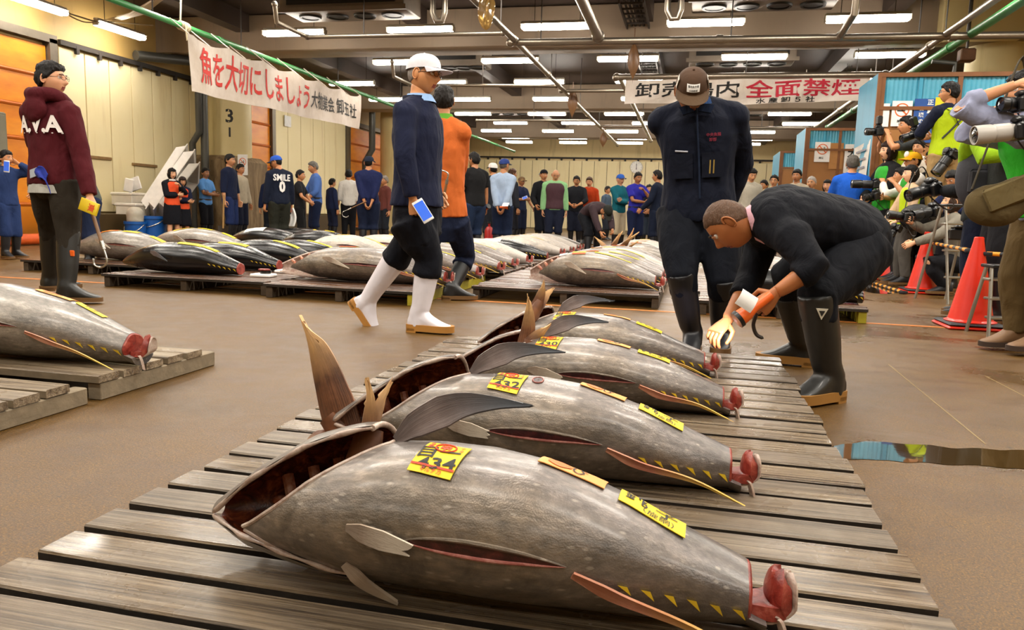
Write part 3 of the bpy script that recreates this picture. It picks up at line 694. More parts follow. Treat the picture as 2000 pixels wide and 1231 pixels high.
def tuna(label, tail, L, amax, skin, z0=.10, yaw=0.0, roll=-4, open_=False, tags=(), slit=True, anal=True, face='flap', finl='y', pec=None, bk=1.2, seg=40, nr=44, group='tuna laid out for auction', head=None):
    """a tuna on its side: x runs snout -> cut tail, the belly faces -y, one flank is up. Origin under the snout."""
    o = V((tail[0], tail[1], z0)) - Matrix.Rotation(yaw, 3, 'Z') @ V((L, 0, 0))
    e = empty('tuna', o, yaw, label, 'tuna', group)
    seed = random.random() * 50
    def rad(xn): return lerp(PX_, PA_, xn) * amax
    RX = Matrix.Rotation(math.radians(roll), 3, 'X')
    def S(xn, th, off=0.0):                  # th in degrees: 0 belly side, 90 up, 180 back, 270 down
        a = rad(xn) + off; zc = lerp(PX_, PZ_, xn) * amax; t = math.radians(th)
        c, s = math.cos(t), math.sin(t)
        p = V((0, -a * bk * c * (1 - .05 * s * s), a * s * (1 if s > 0 else .97)))
        lump = noise.noise(V((xn * 5 + seed, c * 1.3, s * 1.3))) * .012 * amax / .13 * min(1, xn * 5)
        p *= 1 + lump / max(a, .02) * .5
        return V((xn * L, 0, zc)) + RX @ p
    if open_:
        def xf(th):
            return xfront(th)
    else: xf = lambda th: 0.0
    rings = []
    for i in range(nr + 1):
        s = i / nr; s = s ** 1.25
        rings.append([S(xf(360 * j / seg) * (1 - s) + s, 360 * j / seg) for j in range(seg)])
    mb = MB(); mb.loft(rings, False)
    if not open_: mb.add([tuple(p) for p in rings[0]], [tuple(range(seg - 1, -1, -1))])
    body = mb.build('body', skin, e, True, 60)
    # cut tail
    last = rings[-1]; cen = sum((V(p) for p in last), V()) / seg
    mb = MB(); mb.loft([[cen + (V(p) - cen) * .985 for p in last], [cen + (V(p) - cen) * .97 + V((.003, 0, 0)) for p in last], [cen + (V(p) - cen) * .9 + V((.006, 0, 0)) for p in last], [cen + (V(p) - cen) * .2 + V((.007, 0, 0)) for p in last]], True)
    mb.build('cut_face', m_meat, e, True, 30)
    ra = rad(1.0)
    if face == 'flap':
        R = Matrix.Rotation(math.radians(14), 3, 'Z')
        def fl(u, v, o=0.0):
            s = u * 2.0; w = ra * (.52 + .22 * math.sin(PI * min(1, u * 1.1))) * (1 if u < .8 else math.sqrt(max(.02, 1 - ((u - .8) / .2) ** 2)))
            bend = sst((s - .45) / .55); x = ra * (min(s, .75) + .12 * bend + .10 * max(0, s - 1.2)); z = -ra * .42 + ra * .88 * max(0, s - .62) * .98
            return cen + R @ V((x + o * bend + .15 * ra * (2 * v - 1) ** 2 * bend, (v - .5) * 2 * w - .15 * ra, z - o * (1 - bend) + .12 * ra * (2 * v - 1) ** 2 * (1 - bend)))
        mb = MB(); mb.sheet(lambda u, v: fl(u, v), 18, 10, .022); mb.build('meat_flap', m_meat, e, True, 50)
        mb = MB(); mb.sheet(lambda u, v: fl(u, v, .016), 18, 10, .004)
        mb.sheet(lambda u, v: cen + V((ra * (.9 + .35 * u + .1 * math.sin(5 * v)), -ra * .9 + .35 * ra * v, -ra * (.35 + .9 * u * u) - .15 * ra * v * u)), 6, 4, .003)
        mb.build('skin_strip', m_rim, e)
        mb = MB(); mb.loft([[V(p) + V((d, 0, -.3 * d)) for p in last if V(p).z < cen.z - ra * .25] for d in (0, ra * .35, ra * .6)], True); mb.build('tail_stump', skin, e)
    if slit:
        x0, x1, th0 = (.45, .715, 2) if open_ else (.44, .70, 4)
        def sl(u, v):
            w = math.sin(PI * min(1, u ** .8)) ** .8 * .0105 / (amax / .13); th = th0 + (v - .5) * 2 * math.degrees(w / rad(x0 + (x1 - x0) * u) * amax / .13) * 1.1
            return S(x0 + (x1 - x0) * u, th, .0025 - .0 * v)
        mb = MB(); mb.grid(sl, 30, 6); sg = mb.build('belly_slit', m_slit, e)
        mb = MB(); mb.tube([sl(q / 24, 0) for q in range(25)], [.0008 + .0026 * math.sin(PI * q / 24) for q in range(25)], 8); mb.build('slit_edge', m_lip, e)
        mb = MB(); mb.tube([sl(q / 24, 1.0) for q in range(25)], [.001 + .003 * math.sin(PI * q / 24) for q in range(25)], 6); mb.build('slit_lip', skin, e)
    if anal:
        p0 = S(.725, -3, .003); p1 = S(.80, -14, .012); ln = .31 * L
        tip = V((.725 * L + ln, -amax * 1.22, .014))
        fin('anal_fin', [p0, p1, p0.lerp(tip, .62) + V((0, -.006, .012)), tip], [.012, .024, .016, .009, .002], .004, m_anal, e, (.15, -.25, 1), 18, 4, .1, .12)
    if finl:
        for k in range(6):
            x = .795 + .036 * k; a, b_ = S(x, -6, .001), S(x + .015, -6, .001); tp = S(min(1, x + .022), -13 - 2 * k, .005)
            mb = MB(); mb.prism([a, b_, tp], (0, -.003, .002)); mb.build('finlet', m_finlet if finl == 'y' else m_finlet2, e, False)
    for tg in tags:
        # kind, xn, theta, width along the body, height around it, rotation
        kd, xn, th, w, h, rot = tg[:6]
        cr, sr = math.cos(math.radians(rot)), math.sin(math.radians(rot))
        def mp(a, b_, off=0.0):
            u, v = a * cr - b_ * sr, a * sr + b_ * cr
            x = xn + u / L; r = rad(x) * 1.06
            return S(x, th + math.degrees(v / r), .003 + off + .004 * abs(a / w) ** 3)
        base = {'Y': m_tagY, 'N': m_tagY, 'P': m_tagY, 'O': m_tagO, 'W': m_tagW, 'R': m_tagY}[kd]
        tb = MB().sheet(lambda u, v: mp((u - .5) * w, (v - .5) * h), 10, 8, .0016).build('paper_tag', base, e)
        f = lambda a, b_: mp(a, b_, .0022)
        if kd == 'N':                        # the big lot tag: red print, black brush writing
            mb = MB(); mb.tube([f(.24 * h * math.cos(q * PI / 12), .30 * h + .16 * h * math.sin(q * PI / 12)) for q in range(25)], h * .018, 5)
            write(mb, '中', f, h * .26, bold=.05, off=(0, .30 * h)); write(mb, '魚', f, h * .13, bold=.02, off=(-.36 * w, .40 * h)); write(mb, '類', f, h * .13, bold=.02, off=(-.36 * w, .27 * h))
            write(mb, '中', f, h * .11, bold=.02, off=(.36 * w, .40 * h)); write(mb, '央', f, h * .11, bold=.02, off=(.38 * w, .27 * h))
            mb.grid(lambda u, v: f((u - .5) * w, (-.34 + .05 * v) * h), 10, 1); write(mb, 'マルナカ', f, h * .13, bold=.01, off=(.0, -.41 * h)); mb.build('red_print', m_tagR, tb, False)
            mb = MB(); write(mb, '自一', f, h * .50, h * .46, .014, math.radians(6), (-.04 * w, .13 * h)); write(mb, tg[6], f, h * .58, h * .40, .018, math.radians(10), (.04 * w, -.22 * h)); mb.build('brush_writing', m_ink, tb, False)
        elif kd == 'O':
            mb = MB(); mb.grid(lambda u, v: f((u * .36 - .38) * w, (v - .5) * .7 * h * math.sin(PI * (.1 + .8 * u))), 8, 4); mb.build('red_print', M('#ee7a3a', .6), tb, False)
            mb = MB(); write(mb, tg[6] if len(tg) > 6 else 'ひ', f, h * .8, bold=.0, rot=.5, off=(.1 * w, 0)); mb.build('brush_writing', m_ink, tb, False)
        elif kd == 'P':
            mb = MB(); write(mb, '銚 子', f, h * .85, h * .62, .012, 0, (-.02 * w, .14 * h)); write(mb, '（旋網）', f, h * .42, h * .32, .0, 0, (.1 * w, -.29 * h)); mb.build('brush_writing', m_ink, tb, False)
        elif kd == 'R':
            mb = MB(); mb.grid(lambda u, v: f((u - .5) * w, (-.5 + .35 * v) * h), 6, 2); mb.grid(lambda u, v: f((u * .3 - .15) * w, (.12 + .28 * v) * h), 4, 2); mb.build('red_print', m_tagR, tb, False)
        elif kd == 'W':
            mb = MB(); write(mb, '〳 〳', f, h * .6, bold=.01); mb.build('brush_writing', m_ink, tb, False)
    if pec:                                  # small fin folded on the dark flank
        fin('pectoral_fin', [S(.33, 20, .004), S(.40, 8, .012), S(.50, -12, .03)], [.02, .05, .03, .004], .004, m_bone if pec == 'pale' else m_pec, e, (0, 0, 1), 12, 4)
    return e, S, rad
# ---------------------------------------------------------------- the four big tuna in front
def big_tuna(label, tail, L, amax, num, tagx=.47, yaw=0.0, headopen=1.0, tilt=0.0, longfin=1.0):
    e, S, rad = tuna(label, tail, L, amax, m_sk, .10, yaw, -4, True,
        [('N', tagx, 66, .082, .082, -9, num), ('O', tagx + .225, 90, .118, .046, -3), ('P', tagx + .365, 82, .112, .047, -2)], seg=64, nr=70)
    xf = xfront
    # pale rim and dark funnel of the open gill
    N = 64; rim = [S(xf(360 * j / N), 360 * j / N, -.001) for j in range(N)]
    mb = MB(); mb.tube(rim + [rim[0]], .0045, 8, caps=False); mb.build('gill_collar', m_rim, e)
    rr = []
    for q in range(6):
        t = q / 5; rr.append([S(min(.5, xf(360 * j / N) + .012 + .16 * t), 360 * j / N, -.004 - (.75 * rad(.4)) * t) for j in range(N)])
    mb = MB(); mb.loft(rr, True); mb.build('gill_cavity', m_gore, e)
    # the opened head: a scoop of bone and skin lying on its far cheek, rim up
    aH = lambda x: lerp([0, .04, .1, .2, .3, .36], [.022, .045, .078, .108, .124, .126], x) * amax / .13
    def H(x, th, off=0.0):
        a = aH(x) + off; zc = lerp([0, .1, .2, .36], [.62, .8, .92, 1.0], x) * amax; t = math.radians(th)
        up = .0 + .03 * headopen * sst((x - .05) / .25) * max(0, math.sin(t))
        return V((x * L + tilt * math.sin(t) * x, .012 - a * 1.28 * math.cos(t), zc + a * 1.0 * math.sin(t) + up))
    def t0(x): return lerp([0, .03, .06, .14, .25, .33], [10, 38, 55, 68, 78, 88], x)
    def t1(x): return lerp([0, .03, .06, .16, .25, .33], [340, 338, 336, 332, 322, 312], x)
    xe = .325
    outer = lambda u, v: H(xe * u, t0(xe * u) + (t1(xe * u) - t0(xe * u)) * v)
    inner = lambda u, v: H(xe * u, t0(xe * u) + (t1(xe * u) - t0(xe * u)) * v, -.010)
    mb = MB(); mb.grid(outer, 24, 40, 0); mb.grid(inner, 24, 40, 1)
    for vv in (0, 1):
        mb.mi = 2; mb.tube([H(xe * q / 24, (t0 if vv == 0 else t1)(xe * q / 24), -.005) for q in range(25)], [.0045 + .0015 * math.sin(q) for q in range(25)], 8)
    mb.tube([H(xe, t0(xe) + (t1(xe) - t0(xe)) * q / 30, -.005) for q in range(31)], .006, 8); mb.mi = 0
    mb.build('head', [m_sk2, m_headin, m_rim], e, True, 60)
    # gill arches and lumps inside
    mb = MB()
    for k in range(4):
        x = .11 + .048 * k; mb.rtube([H(x, 150, -.02), H(x + .02, 190, -.05), H(x + .03, 235, -.055), H(x + .02, 280, -.03)], [.012] * 16, 8, 5)
    for k in range(9):
        x = random.uniform(.1, .3); mb.ball(H(x, random.uniform(150, 270), -.035), (random.uniform(.012, .026), random.uniform(.01, .02), random.uniform(.008, .016)), 10, 6)
    mb.build('gill_arches', m_gill, e)
    MB().ball(H(.085, 262, .004), (.014, .014, .008), 12, 8).build('eye', M('#15120f', .15), e)
    # belly fins
    fin('pelvic_fin', [S(.335, -28, .002), S(.37, -42, .014), S(.425, -58, .03)], [.014, .026, .02, .006], .006, m_bone, e, (1, 0, .3), 10, 4, 0, .1)
    fin('pectoral_fin', [S(.345, 6, .003), S(.39, 3, .009), S(.47, -4, .006)], [.012, .03, .034, .02], .004, m_bone, e, (0, 0, 1), 12, 4, .0, .2)
    if longfin:
        p0 = S(.365, 96, .0)
        fin('long_pectoral_fin', [p0, p0 + V((.035, .03, .03)), p0 + V((.09, .085, .052)), p0 + V((.155, .12, .056)), p0 + V((.235, .15, .05)) * longfin], [.02, .05, .062, .044, .024, .004], .004, m_pec, e, (-.05, .55, .75), 20, 8, .15, .06)
    return e, S, H
big_tuna('nearest grey tuna with yellow lot tag 434 and gaping gill', (.13, 1.262), 1.0, .13, '434', .475)
_f2 = big_tuna('second grey tuna with a large tail fin planted in its gill', (.135, 1.93), 1.08, .125, '432', .475, headopen=1.6)
big_tuna('third grey tuna with yellow tag 430 in front of the bending man', (.15, 2.69), 1.02, .117, '430', .40)
big_tuna('farthest tuna on the front pallet whose tail meat is being pinched', (.10, 3.36), 1.02, .12, '460', .40)
mb = MB(); _s = _f2[1]
mb.grid(lambda u, v: _s(.545 + .0125 * u * math.cos(2 * PI * v) * (1 + .1 * math.sin(6 * v)), 74 + 6.5 * u * math.sin(2 * PI * v), .0022 - .001 * (1 - u)), 4, 20)
mb.build('round_wound', m_slit, _f2[0]); MB().tube([_s(.545 + .0128 * math.cos(PI * q / 12), 74 + 6.7 * math.sin(PI * q / 12), .0015) for q in range(25)], .0022, 6).build('wound_rim', m_lip, _f2[0])
# cut tail fins planted upright in the open gills
def tail_fin(label, base, tips, w, side, th=.012, mat=None):
    e = empty('tail_fin', base, 0, label, 'fish tail fin', 'cut tail fins stuck in the gills'); b = V(base)
    mb = MB(); d0 = (V(tips[0]) + V(tips[1])) / 2 - b; d0.normalize()
    mb.tube([d0 * -.07, d0 * -.02, d0 * .05], [.012, .022, .016], 10, flat=1.7); mb.build('stump', m_tailf, e)
    for i, tp in enumerate(tips):
        t = V(tp) - b; s = V(side)
        bend = s * (.10 * t.length * (1 if i == 0 else -1))
        fin('fin_lobe', [V((0, 0, 0)) - d0 * .02, t * .3 + bend * .5, t * .68 + bend * .6, t], [w, w * .95, w * .72, w * .42, .006], th * .6, m_tailf if mat is None else mat, e, s, 20, 10, .12, .22)
    return e
tail_fin('two pronged tail fin with orange tips in the nearest gill', AT(712, 890, 1.30), [AT(717, 735, 1.33), AT(772, 732, 1.40)], .036, (.55, .8, 0))
tail_fin('large brown tail fin with a frayed pale edge standing in the second gill', AT(660, 842, 1.93), [AT(586, 612, 2.02), AT(590, 900, 1.84)], .135, (.8, -.2, .25), .018)
tail_fin('pale tail fin pointing up from the third gill', AT(1025, 690, 2.66), [AT(1030, 572, 2.68), AT(1078, 630, 2.72)], .07, (.7, .6, 0))
tail_fin('slim tail fin sticking up from the farthest front gill', AT(1045, 608, 3.30), [AT(1062, 545, 3.32), AT(1085, 560, 3.42)], .06, (.7, .6, 0))
# the tuna on the pallet at the side
tuna('silver tuna cut by the picture edge with an orange tag on its back', (-2.235, 2.70), 1.35, .155, m_sk2, .10, .05, -4, False, [('O', .72, 96, .17, .05, 0), ('P', .85, 92, .13, .03, 0)], seg=48)
# ---------------------------------------------------------------- rows of tuna on the pallets behind
Y3 = lambda a=.55, b=.72, c=.84: [('Y', a, 92, .12, .06, 0), ('Y', b, 88, .17, .045, 0)]
BT = [('Y', .60, 76, .24, .055, 0), ('Y', .76, 80, .15, .05, 0)]
FISH = [
 ('glossy black tuna closest to the camera with a red cut tail', (-4.0, 6.25), 1.22, .145, 'b', BT),
 ('second black tuna, just behind the black one with the fin', (-3.98, 6.9), 1.2, .135, 'b', [('Y', .58, 80, .32, .06, 0)]),
 ('third black tuna with one yellow strip beside the white tray', (-3.95, 7.62), 1.25, .14, 'b', [('Y', .72, 78, .3, .05, 0)]),
 ('fourth black tuna, hidden partly by a white frozen one', (-3.9, 8.3), 1.2, .13, 'b', [('Y', .72, 80, .32, .05, 0)]),
 ('white frosted tuna lying behind the black row', (-3.72, 9.3), 1.3, .15, 'w', [('Y', .45, 92, .16, .07, 0), ('Y', .8, 92, .3, .05, 0)]),
 ('frosted tuna behind the white boots, red gill showing', (-3.7, 10.5), 1.25, .14, 'w', [('Y', .6, 92, .14, .07, 0)]),
 ('silver tuna with a long belly cut beside the wood hook', (-5.35, 7.25), 1.45, .165, 's', [('R', .38, 80, .2, .07, 15), ('Y', .58, 78, .2, .07, 0), ('Y', .8, 80, .16, .06, 0)]),
 ('silver tuna in front of the blue tubs', (-5.45, 8.75), 1.5, .165, 's', [('Y', .36, 84, .26, .07, 10), ('Y', .58, 84, .2, .07, 0), ('Y', .8, 84, .18, .06, 0)]),
 ('dark tuna with a white paper sheet below the boarded column', (-5.5, 10.4), 1.35, .16, 'b', [('W', .38, 60, .32, .12, 0)]),
 ('dark tuna behind the legs of the numbered shirt man', (-4.55, 10.2), 1.35, .16, 'b', [('Y', .62, 84, .14, .06, 0), ('Y', .85, 84, .16, .05, 0)]),
 ('dark tuna behind another dark one near the wood column', (-5.55, 11.5), 1.35, .15, 'b', [('Y', .72, 84, .14, .06, 0)]),
 ('grey tuna pointing its snout at the white boots', (-2.05, 6.35), 1.62, .155, 'g', [('R', .44, 88, .16, .07, 0)]),
 ('grey tuna second in the row behind the orange sweater', (-2.0, 7.2), 1.35, .145, 'g', [('R', .4, 88, .13, .07, 0), ('Y', .72, 88, .4, .03, 0)]),
 ('grey tuna third in the row behind the orange sweater', (-1.98, 8.0), 1.35, .15, 'g', [('Y', .4, 90, .13, .06, 0), ('Y', .7, 88, .4, .03, 0)]),
 ('grey tuna fourth in the row behind the orange sweater', (-2.0, 8.75), 1.35, .15, 'g', [('Y', .4, 90, .13, .06, 0), ('Y', .7, 88, .4, .03, 0)]),
 ('pale tuna last of the row before the black one', (-1.97, 9.45), 1.35, .155, 'w', [('Y', .38, 92, .14, .06, 0)]),
 ('black tuna with a printed white sheet among the grey ones', (-1.9, 10.5), 1.4, .14, 'b', [('W', .42, 66, .3, .13, 0)]),
 ('pale tuna in front of the light blue shirt, first of its pallet', (-1.92, 11.75), 1.35, .15, 'w', [('Y', .45, 92, .14, .06, 0), ('Y', .72, 90, .2, .04, 0)]),
 ('pale tuna in front of the light blue shirt, second of its pallet', (-1.9, 12.6), 1.35, .15, 'w', [('Y', .45, 92, .14, .06, 0)]),
 ('pale tuna near the sweater vest man, third of its pallet', (-1.9, 13.4), 1.35, .15, 'w', [('Y', .42, 92, .14, .06, 0)]),
 ('tuna at the back of the pallet by the sweater vest man', (-1.95, 14.2), 1.3, .14, 's', []),
 ('big grey tuna with open gill heading the pack of five', (-.26, 6.95), 1.2, .158, 'g', [('W', .30, 70, .07, .05, 0), ('R', .42, 72, .12, .08, 0), ('Y', .62, 82, .2, .04, 0), ('Y', .75, 84, .16, .04, 0)]),
 ('grey tuna second of the pack of five', (-.22, 7.6), 1.2, .15, 'g', [('R', .42, 86, .12, .07, 0), ('Y', .68, 84, .3, .04, 0)]),
 ('grey tuna third of the pack of five', (-.22, 8.15), 1.2, .155, 'g', [('R', .4, 88, .12, .07, 0), ('Y', .7, 84, .3, .04, 0)]),
 ('pale tuna fourth of the pack of five', (-.2, 8.7), 1.2, .15, 'w', [('Y', .45, 88, .14, .05, 0)]),
 ('grey tuna last of the pack of five', (-.2, 9.2), 1.2, .15, 'g', [('R', .5, 90, .15, .07, 0)]),
 ('grey tuna beside the cluster of brown tail fins', (-.12, 10.4), 1.1, .15, 's', [('R', .5, 88, .15, .08, 0)]),
 ('pale tuna second beyond the brown tail fins', (-.1, 11.2), 1.1, .15, 'w', [('R', .5, 90, .15, .07, 0)]),
 ('pale tuna third beyond the brown tail fins', (-.1, 12.1), 1.1, .15, 'w', [('Y', .5, 90, .15, .07, 0)]),
 ('black tuna whose cut tail shows between the bending man and the cone', (1.42, 6.65), 1.15, .13, 'b', [('Y', .86, 86, .2, .045, 0)]),
 ('grey tuna behind the bending man, first of its pallet', (1.35, 7.3), 1.1, .14, 'g', []),
 ('grey tuna behind the bending man, second of its pallet', (1.35, 7.95), 1.1, .14, 's', []),
 ('grey tuna behind the bending man, last of its pallet', (1.35, 8.7), 1.1, .14, 's', []),
]
SKN = {'b': m_skb, 'g': m_sk, 's': m_sk2, 'w': m_skw}
for i, (lb, tl, L, a, k, tg) in enumerate(FISH):
    op = 'open gill' in lb or 'behind the bending man' in lb or 'snout at the white boots' in lb
    e, S, rad = tuna(lb, tl, L, a, SKN[k], .12, random.uniform(-.03, .03), -4, op, tg, slit=k != 'b', anal=k == 'g', face='plain' if k in 'b' else 'flap', finl='y' if k == 'b' or k == 'g' else None, pec='dark' if i in (0, 2, 3) else ('pale' if k in 'gs' and i < 24 else None), seg=28, nr=28)
    if op:
        N = 32; xf = xfront
        mb = MB(); mb.loft([[S(xf(360 * j / N) + .01 + .1 * t, 360 * j / N, -.003 - .5 * rad(.3) * t) for j in range(N)] for t in (0, .3, .6, 1)], True); mb.build('gill_cavity', m_gill, e)
        mb = MB(); mb.sheet(lambda u, v: S(.03 + .30 * u, 115 + 175 * v, -.004 + .012 * math.sin(PI * u)), 10, 14, .012); mb.build('head', m_rim, e)
        mb = MB()
        for q in range(5): mb.rtube([S(.1 + .05 * q, 95, -.03), S(.12 + .05 * q, 60, -.05), S(.13 + .05 * q, 10, -.06)], [.014] * 11, 7, 5)
        mb.build('gill_arches', m_gill, e)
    if i == 0:
        mb = MB(); mb.prism([S(.36, 150, 0), S(.40, 140, .05), S(.46, 140, .085), S(.50, 142, .06), S(.47, 150, .01)], (0, .012, 0)); mb.build('dorsal_fin', m_skb, e)
        for q in range(3): pass
for k, (a, b_, c_, lb) in enumerate((((1195, 505), (1160, 462), (1250, 452), 'forked brown tail fin lowest in the cluster mid hall'), ((1205, 508), (1238, 445), (1248, 470), 'forked brown tail fin rising on the right of the cluster mid hall'), ((1190, 500), (1210, 455), (1218, 450), 'thin tail fin upright in the cluster mid hall'))):
    tail_fin(lb, AT(a[0], a[1] - 4, 9.75 + .1 * k), [AT(b_[0], b_[1], 9.7 + .1 * k), AT(c_[0], c_[1], 9.8 + .1 * k)], .09, (.7, .5, .2), .02)
# samples of meat on white trays
for px, py, lb in ((515, 541, 'white tray with a pink slice on dark skin beside the black tail'), (561, 533, 'white tray with a dark meat slice behind the first tray')):
    p = G(px, py, .122); e = empty('sample_tray', p, .05, lb, 'tray', 'trays with meat samples')
    MB().box((0, 0, .015), (.2, .15, .03), bev=.008).build('tray', m_tagW, e)
    m1 = empty('meat_slice', p + V((.02, 0, .031)), .1, 'slice of dark skinned tuna meat on the ' + ('front' if px == 515 else 'rear') + ' white tray', 'meat slice', 'meat slices on trays')
    mb = MB(); mb.loft([[(r * math.cos(q * PI / 8), r * .8 * math.sin(q * PI / 8), z) for q in range(16)] for r, z in ((.05, 0), (.055, .01), (.052, .03))], True); mb.build('skin', m_skb, m1)
    mb = MB(); mb.loft([[((r if px == 561 else r * 1.25) * math.cos(q * PI / 8) - (.012 if px == 515 else 0), r * .75 * math.sin(q * PI / 8), z) for q in range(16)] for r, z in ((.045, .0305), (.046, .04), (.035, .045))], True); mb.build('flesh', m_meat, m1)
# ---------------------------------------------------------------- people
def skin(c='#a9714a'):
    c = '#%02x%02x%02x' % tuple(min(255, int(int(c[i:i + 2], 16) * k)) for i, k in ((1, 1.16), (3, 1.2), (5, 1.24)))
    return M(c, .5, var=.10, nscale=14, bmp=.05, bscale=120, sss=.12)
def hairmat(c):
    k = ('hair', c)
    if k in _MC: return _MC[k]
    m, t, b = newmat('hair_' + c.strip('#')); n = noi(t, coords(t, (70, 70, 22)), 1.5, 3, .6, .5); bs = lin(c)
    t.links.new(mixc(t, n, tuple(q * .5 for q in bs[:3]) + (1,), tuple(q * 1.3 for q in bs[:3]) + (1,)), b.inputs['Base Color'])
    b.inputs['Roughness'].default_value = .55; b.inputs['Specular IOR Level'].default_value = .25; bump(t, b, n, .8, .012); _MC[k] = m; return m
HEADC = {}
def ico(n):
    if n in HEADC: return HEADC[n]
    import bmesh
    bm = bmesh.new(); bmesh.ops.create_icosphere(bm, subdivisions=n, radius=1.0)
    vs = np.array([v.co[:] for v in bm.verts]); fs = [tuple(v.index for v in f.verts) for f in bm.faces]; bm.free()
    HEADC[n] = (vs, fs); return HEADC[n]
def head_shape(d):
    """unit directions (n,3), face towards -y, up +z -> points in metres (head 0.235 m tall)"""
    x, y, z = d[:, 0], d[:, 1], d[:, 2]
    g = lambda a, s: np.exp(-(a / s) ** 2)
    f = np.clip(-y, 0, 1)                                            # facing front
    X = .077 * x; Y = .098 * y; Z = np.where(z > 0, .112 * z, .123 * z)
    low = np.clip(-z, 0, 1)
    X = X * (1 - .26 * low ** 1.6 * (f + .35 * (1 - f)))             # jaw narrows
    Y = np.where(y > 0, Y * (1 - .42 * low ** 1.3), Y)               # nape
    Y = Y - .010 * f * low * (1 - low * .4)                          # chin forward
    Y = np.where(y < 0, Y * (1 - .08 * g(z - .05, .5)), Y)           # flatter face
    ax = X; az = Z; fr = (y < -.25)
    Y = Y - fr * (.020 * g(ax, .013) * g(az + .022, .020) + .013 * g(ax, .017) * g(az + .034, .013) + .007 * g(ax, .009) * g(az - .002, .022))   # nose
    Y = Y + fr * .010 * (g(ax - .033, .017) + g(ax + .033, .017)) * g(az - .008, .012)          # eye sockets
    Y = Y - fr * .005 * (g(ax - .03, .024) + g(ax + .03, .024)) * g(az - .030, .009)            # brow
    Y = Y - fr * .006 * g(ax, .022) * (g(az + .061, .0065) + g(az + .076, .007)) + fr * .004 * g(ax, .02) * g(az + .0685, .003)   # lips
    Y = Y - fr * .007 * g(ax, .02) * g(az + .105, .014)              # chin
    Y = Y - fr * .004 * (g(ax - .045, .016) + g(ax + .045, .016)) * g(az + .025, .018)          # cheeks
    X = X + np.sign(x) * .004 * g(az + .02, .03) * g(Y + .04, .04)
    return np.stack([X, Y, Z], 1)
def head_into(mb, R, c, s, res, mi=0):
    """face, ears, eyes, brows, lips: material slots 0 skin 1 dark (iris, brow) 2 eye white 3 lips"""
    d, fs = ico(res); P = head_shape(d) * s
    W = [c + R @ V(p) for p in P]
    k = len(mb.v); mb.v.extend([tuple(p) for p in W])
    for f in fs:
        m = P[list(f)].mean(0) / s; mi = 0
        if m[1] < -.06 and abs(m[0]) < .023 and -.080 < m[2] < -.057: mi = 3
        mb.f.append(tuple(i + k for i in f)); mb.m.append(mi)
    loc = lambda x, y, z: c + R @ (V((x, y, z)) * s)
    for sx in (-1, 1):
        mb.ball(loc(sx * .032, -.0735, .006), (.0135 * s,) * 3, 12, 8, R, 2)
        mb.ball(loc(sx * .032, -.083, .006), (.006 * s, .0045 * s, .006 * s), 10, 6, R, 1)
        mb.tube([loc(sx * .016, -.0905, .017), loc(sx * .032, -.0915, .0145), loc(sx * .047, -.083, .009)], .0052 * s, 6, mi=0)      # upper lid
        mb.tube([loc(sx * .016, -.097, .026), loc(sx * .032, -.0975, .031), loc(sx * .050, -.085, .026)], .0036 * s, 6, mi=1)     # brow
        E = R @ Matrix.Rotation(sx * -.35, 3, 'Z') @ Matrix.Rotation(.18, 3, 'X')
        ce = loc(sx * .079, .012, -.004)
        mb.ball(ce, (.010 * s, .020 * s, .034 * s), 10, 8, E, 0)
        pts = [ce + E @ (V((sx * .008, .019 * math.cos(a), .033 * math.sin(a))) * s) for a in [-1.9 + 4.6 * q / 12 for q in range(13)]]
        mb.tube(pts, .0045 * s, 6, mi=0)
def hair_into(mb, R, c, s, res, style, th=.016, seed=0):
    d, fs = ico(res); P = head_shape(d); q = []
    for u, p in zip(d, P):
        x, y, z = u
        if style == 'bob': line = -.95 if y > -.30 else (.42 if abs(x) < .78 else -.9)
        elif style == 'long': line = -1.2 if y > -.2 else .45
        elif style == 'bald': line = 9
        elif style == 'crop': line = lerp([-1, -.55, -.1, .25, 1], [.62, .48, .02, -.25, -.55], y)
        else: line = lerp([-1, -.62, -.2, .1, .4, 1], [.52, .46, .05, -.12, -.42, -.62], y)
        k = sst((z - line) / .16 + .5)
        nz = noise.noise(V((x * 4 + seed, y * 4, z * 3))) * .35 + noise.noise(V((x * 14, y * 14 + seed, z * 6))) * .3
        t = th * (1 + nz * 1.5) * (1.35 if z > .5 else 1.0)
        if style in ('bob', 'long') and z < 0 and y > -.3: t = th * (1.5 + nz + .8 * -z)
        q.append(c + R @ (V(p) * s * ((1 - k) * .93 + k) + V(u) * (t * k * s)))
    k0 = len(mb.v); mb.v.extend([tuple(p) for p in q]); mb.f.extend([tuple(i + k0 for i in f) for f in fs]); mb.m.extend([0] * len(fs))
def cap_shape(R, c, s, brim=True, backward=False, tall=1.0, fwd=1.0):
    a = MB(); n = 28; rings = []
    for i in range(9):
        t = i / 8; z = .030 + .092 * tall * math.sin(t * PI / 2); w = math.cos(t * PI / 2) ** .72
        rings.append([c + R @ (V((.087 * w * math.cos(q), .110 * w * math.sin(q) + .004, z + .012 * -math.sin(q) * (1 - t))) * s) for q in [2 * PI * j / n for j in range(n)]])
    a.loft(rings, False); a.add([tuple(p) for p in rings[-1]], [tuple(range(n))])
    b = MB()
    if brim:
        sg = 1 if backward else -1
        def f(u, v):
            ang = (v - .5) * 2.3; r0 = V((.088 * math.sin(ang), sg * .105 * math.cos(ang), .036))
            ext = .082 * fwd * math.cos((v - .5) * PI * .92) ** .7
            return c + R @ ((r0 + V((.25 * ext * math.sin(ang), sg * ext * u * 1.0 * (1 if u else 1), -.010 * u - .02 * (2 * (v - .5)) ** 2 * u)) * 1.0 if u else r0) * s)
        b.sheet(f, 6, 14, .004 * s)
    return a, b
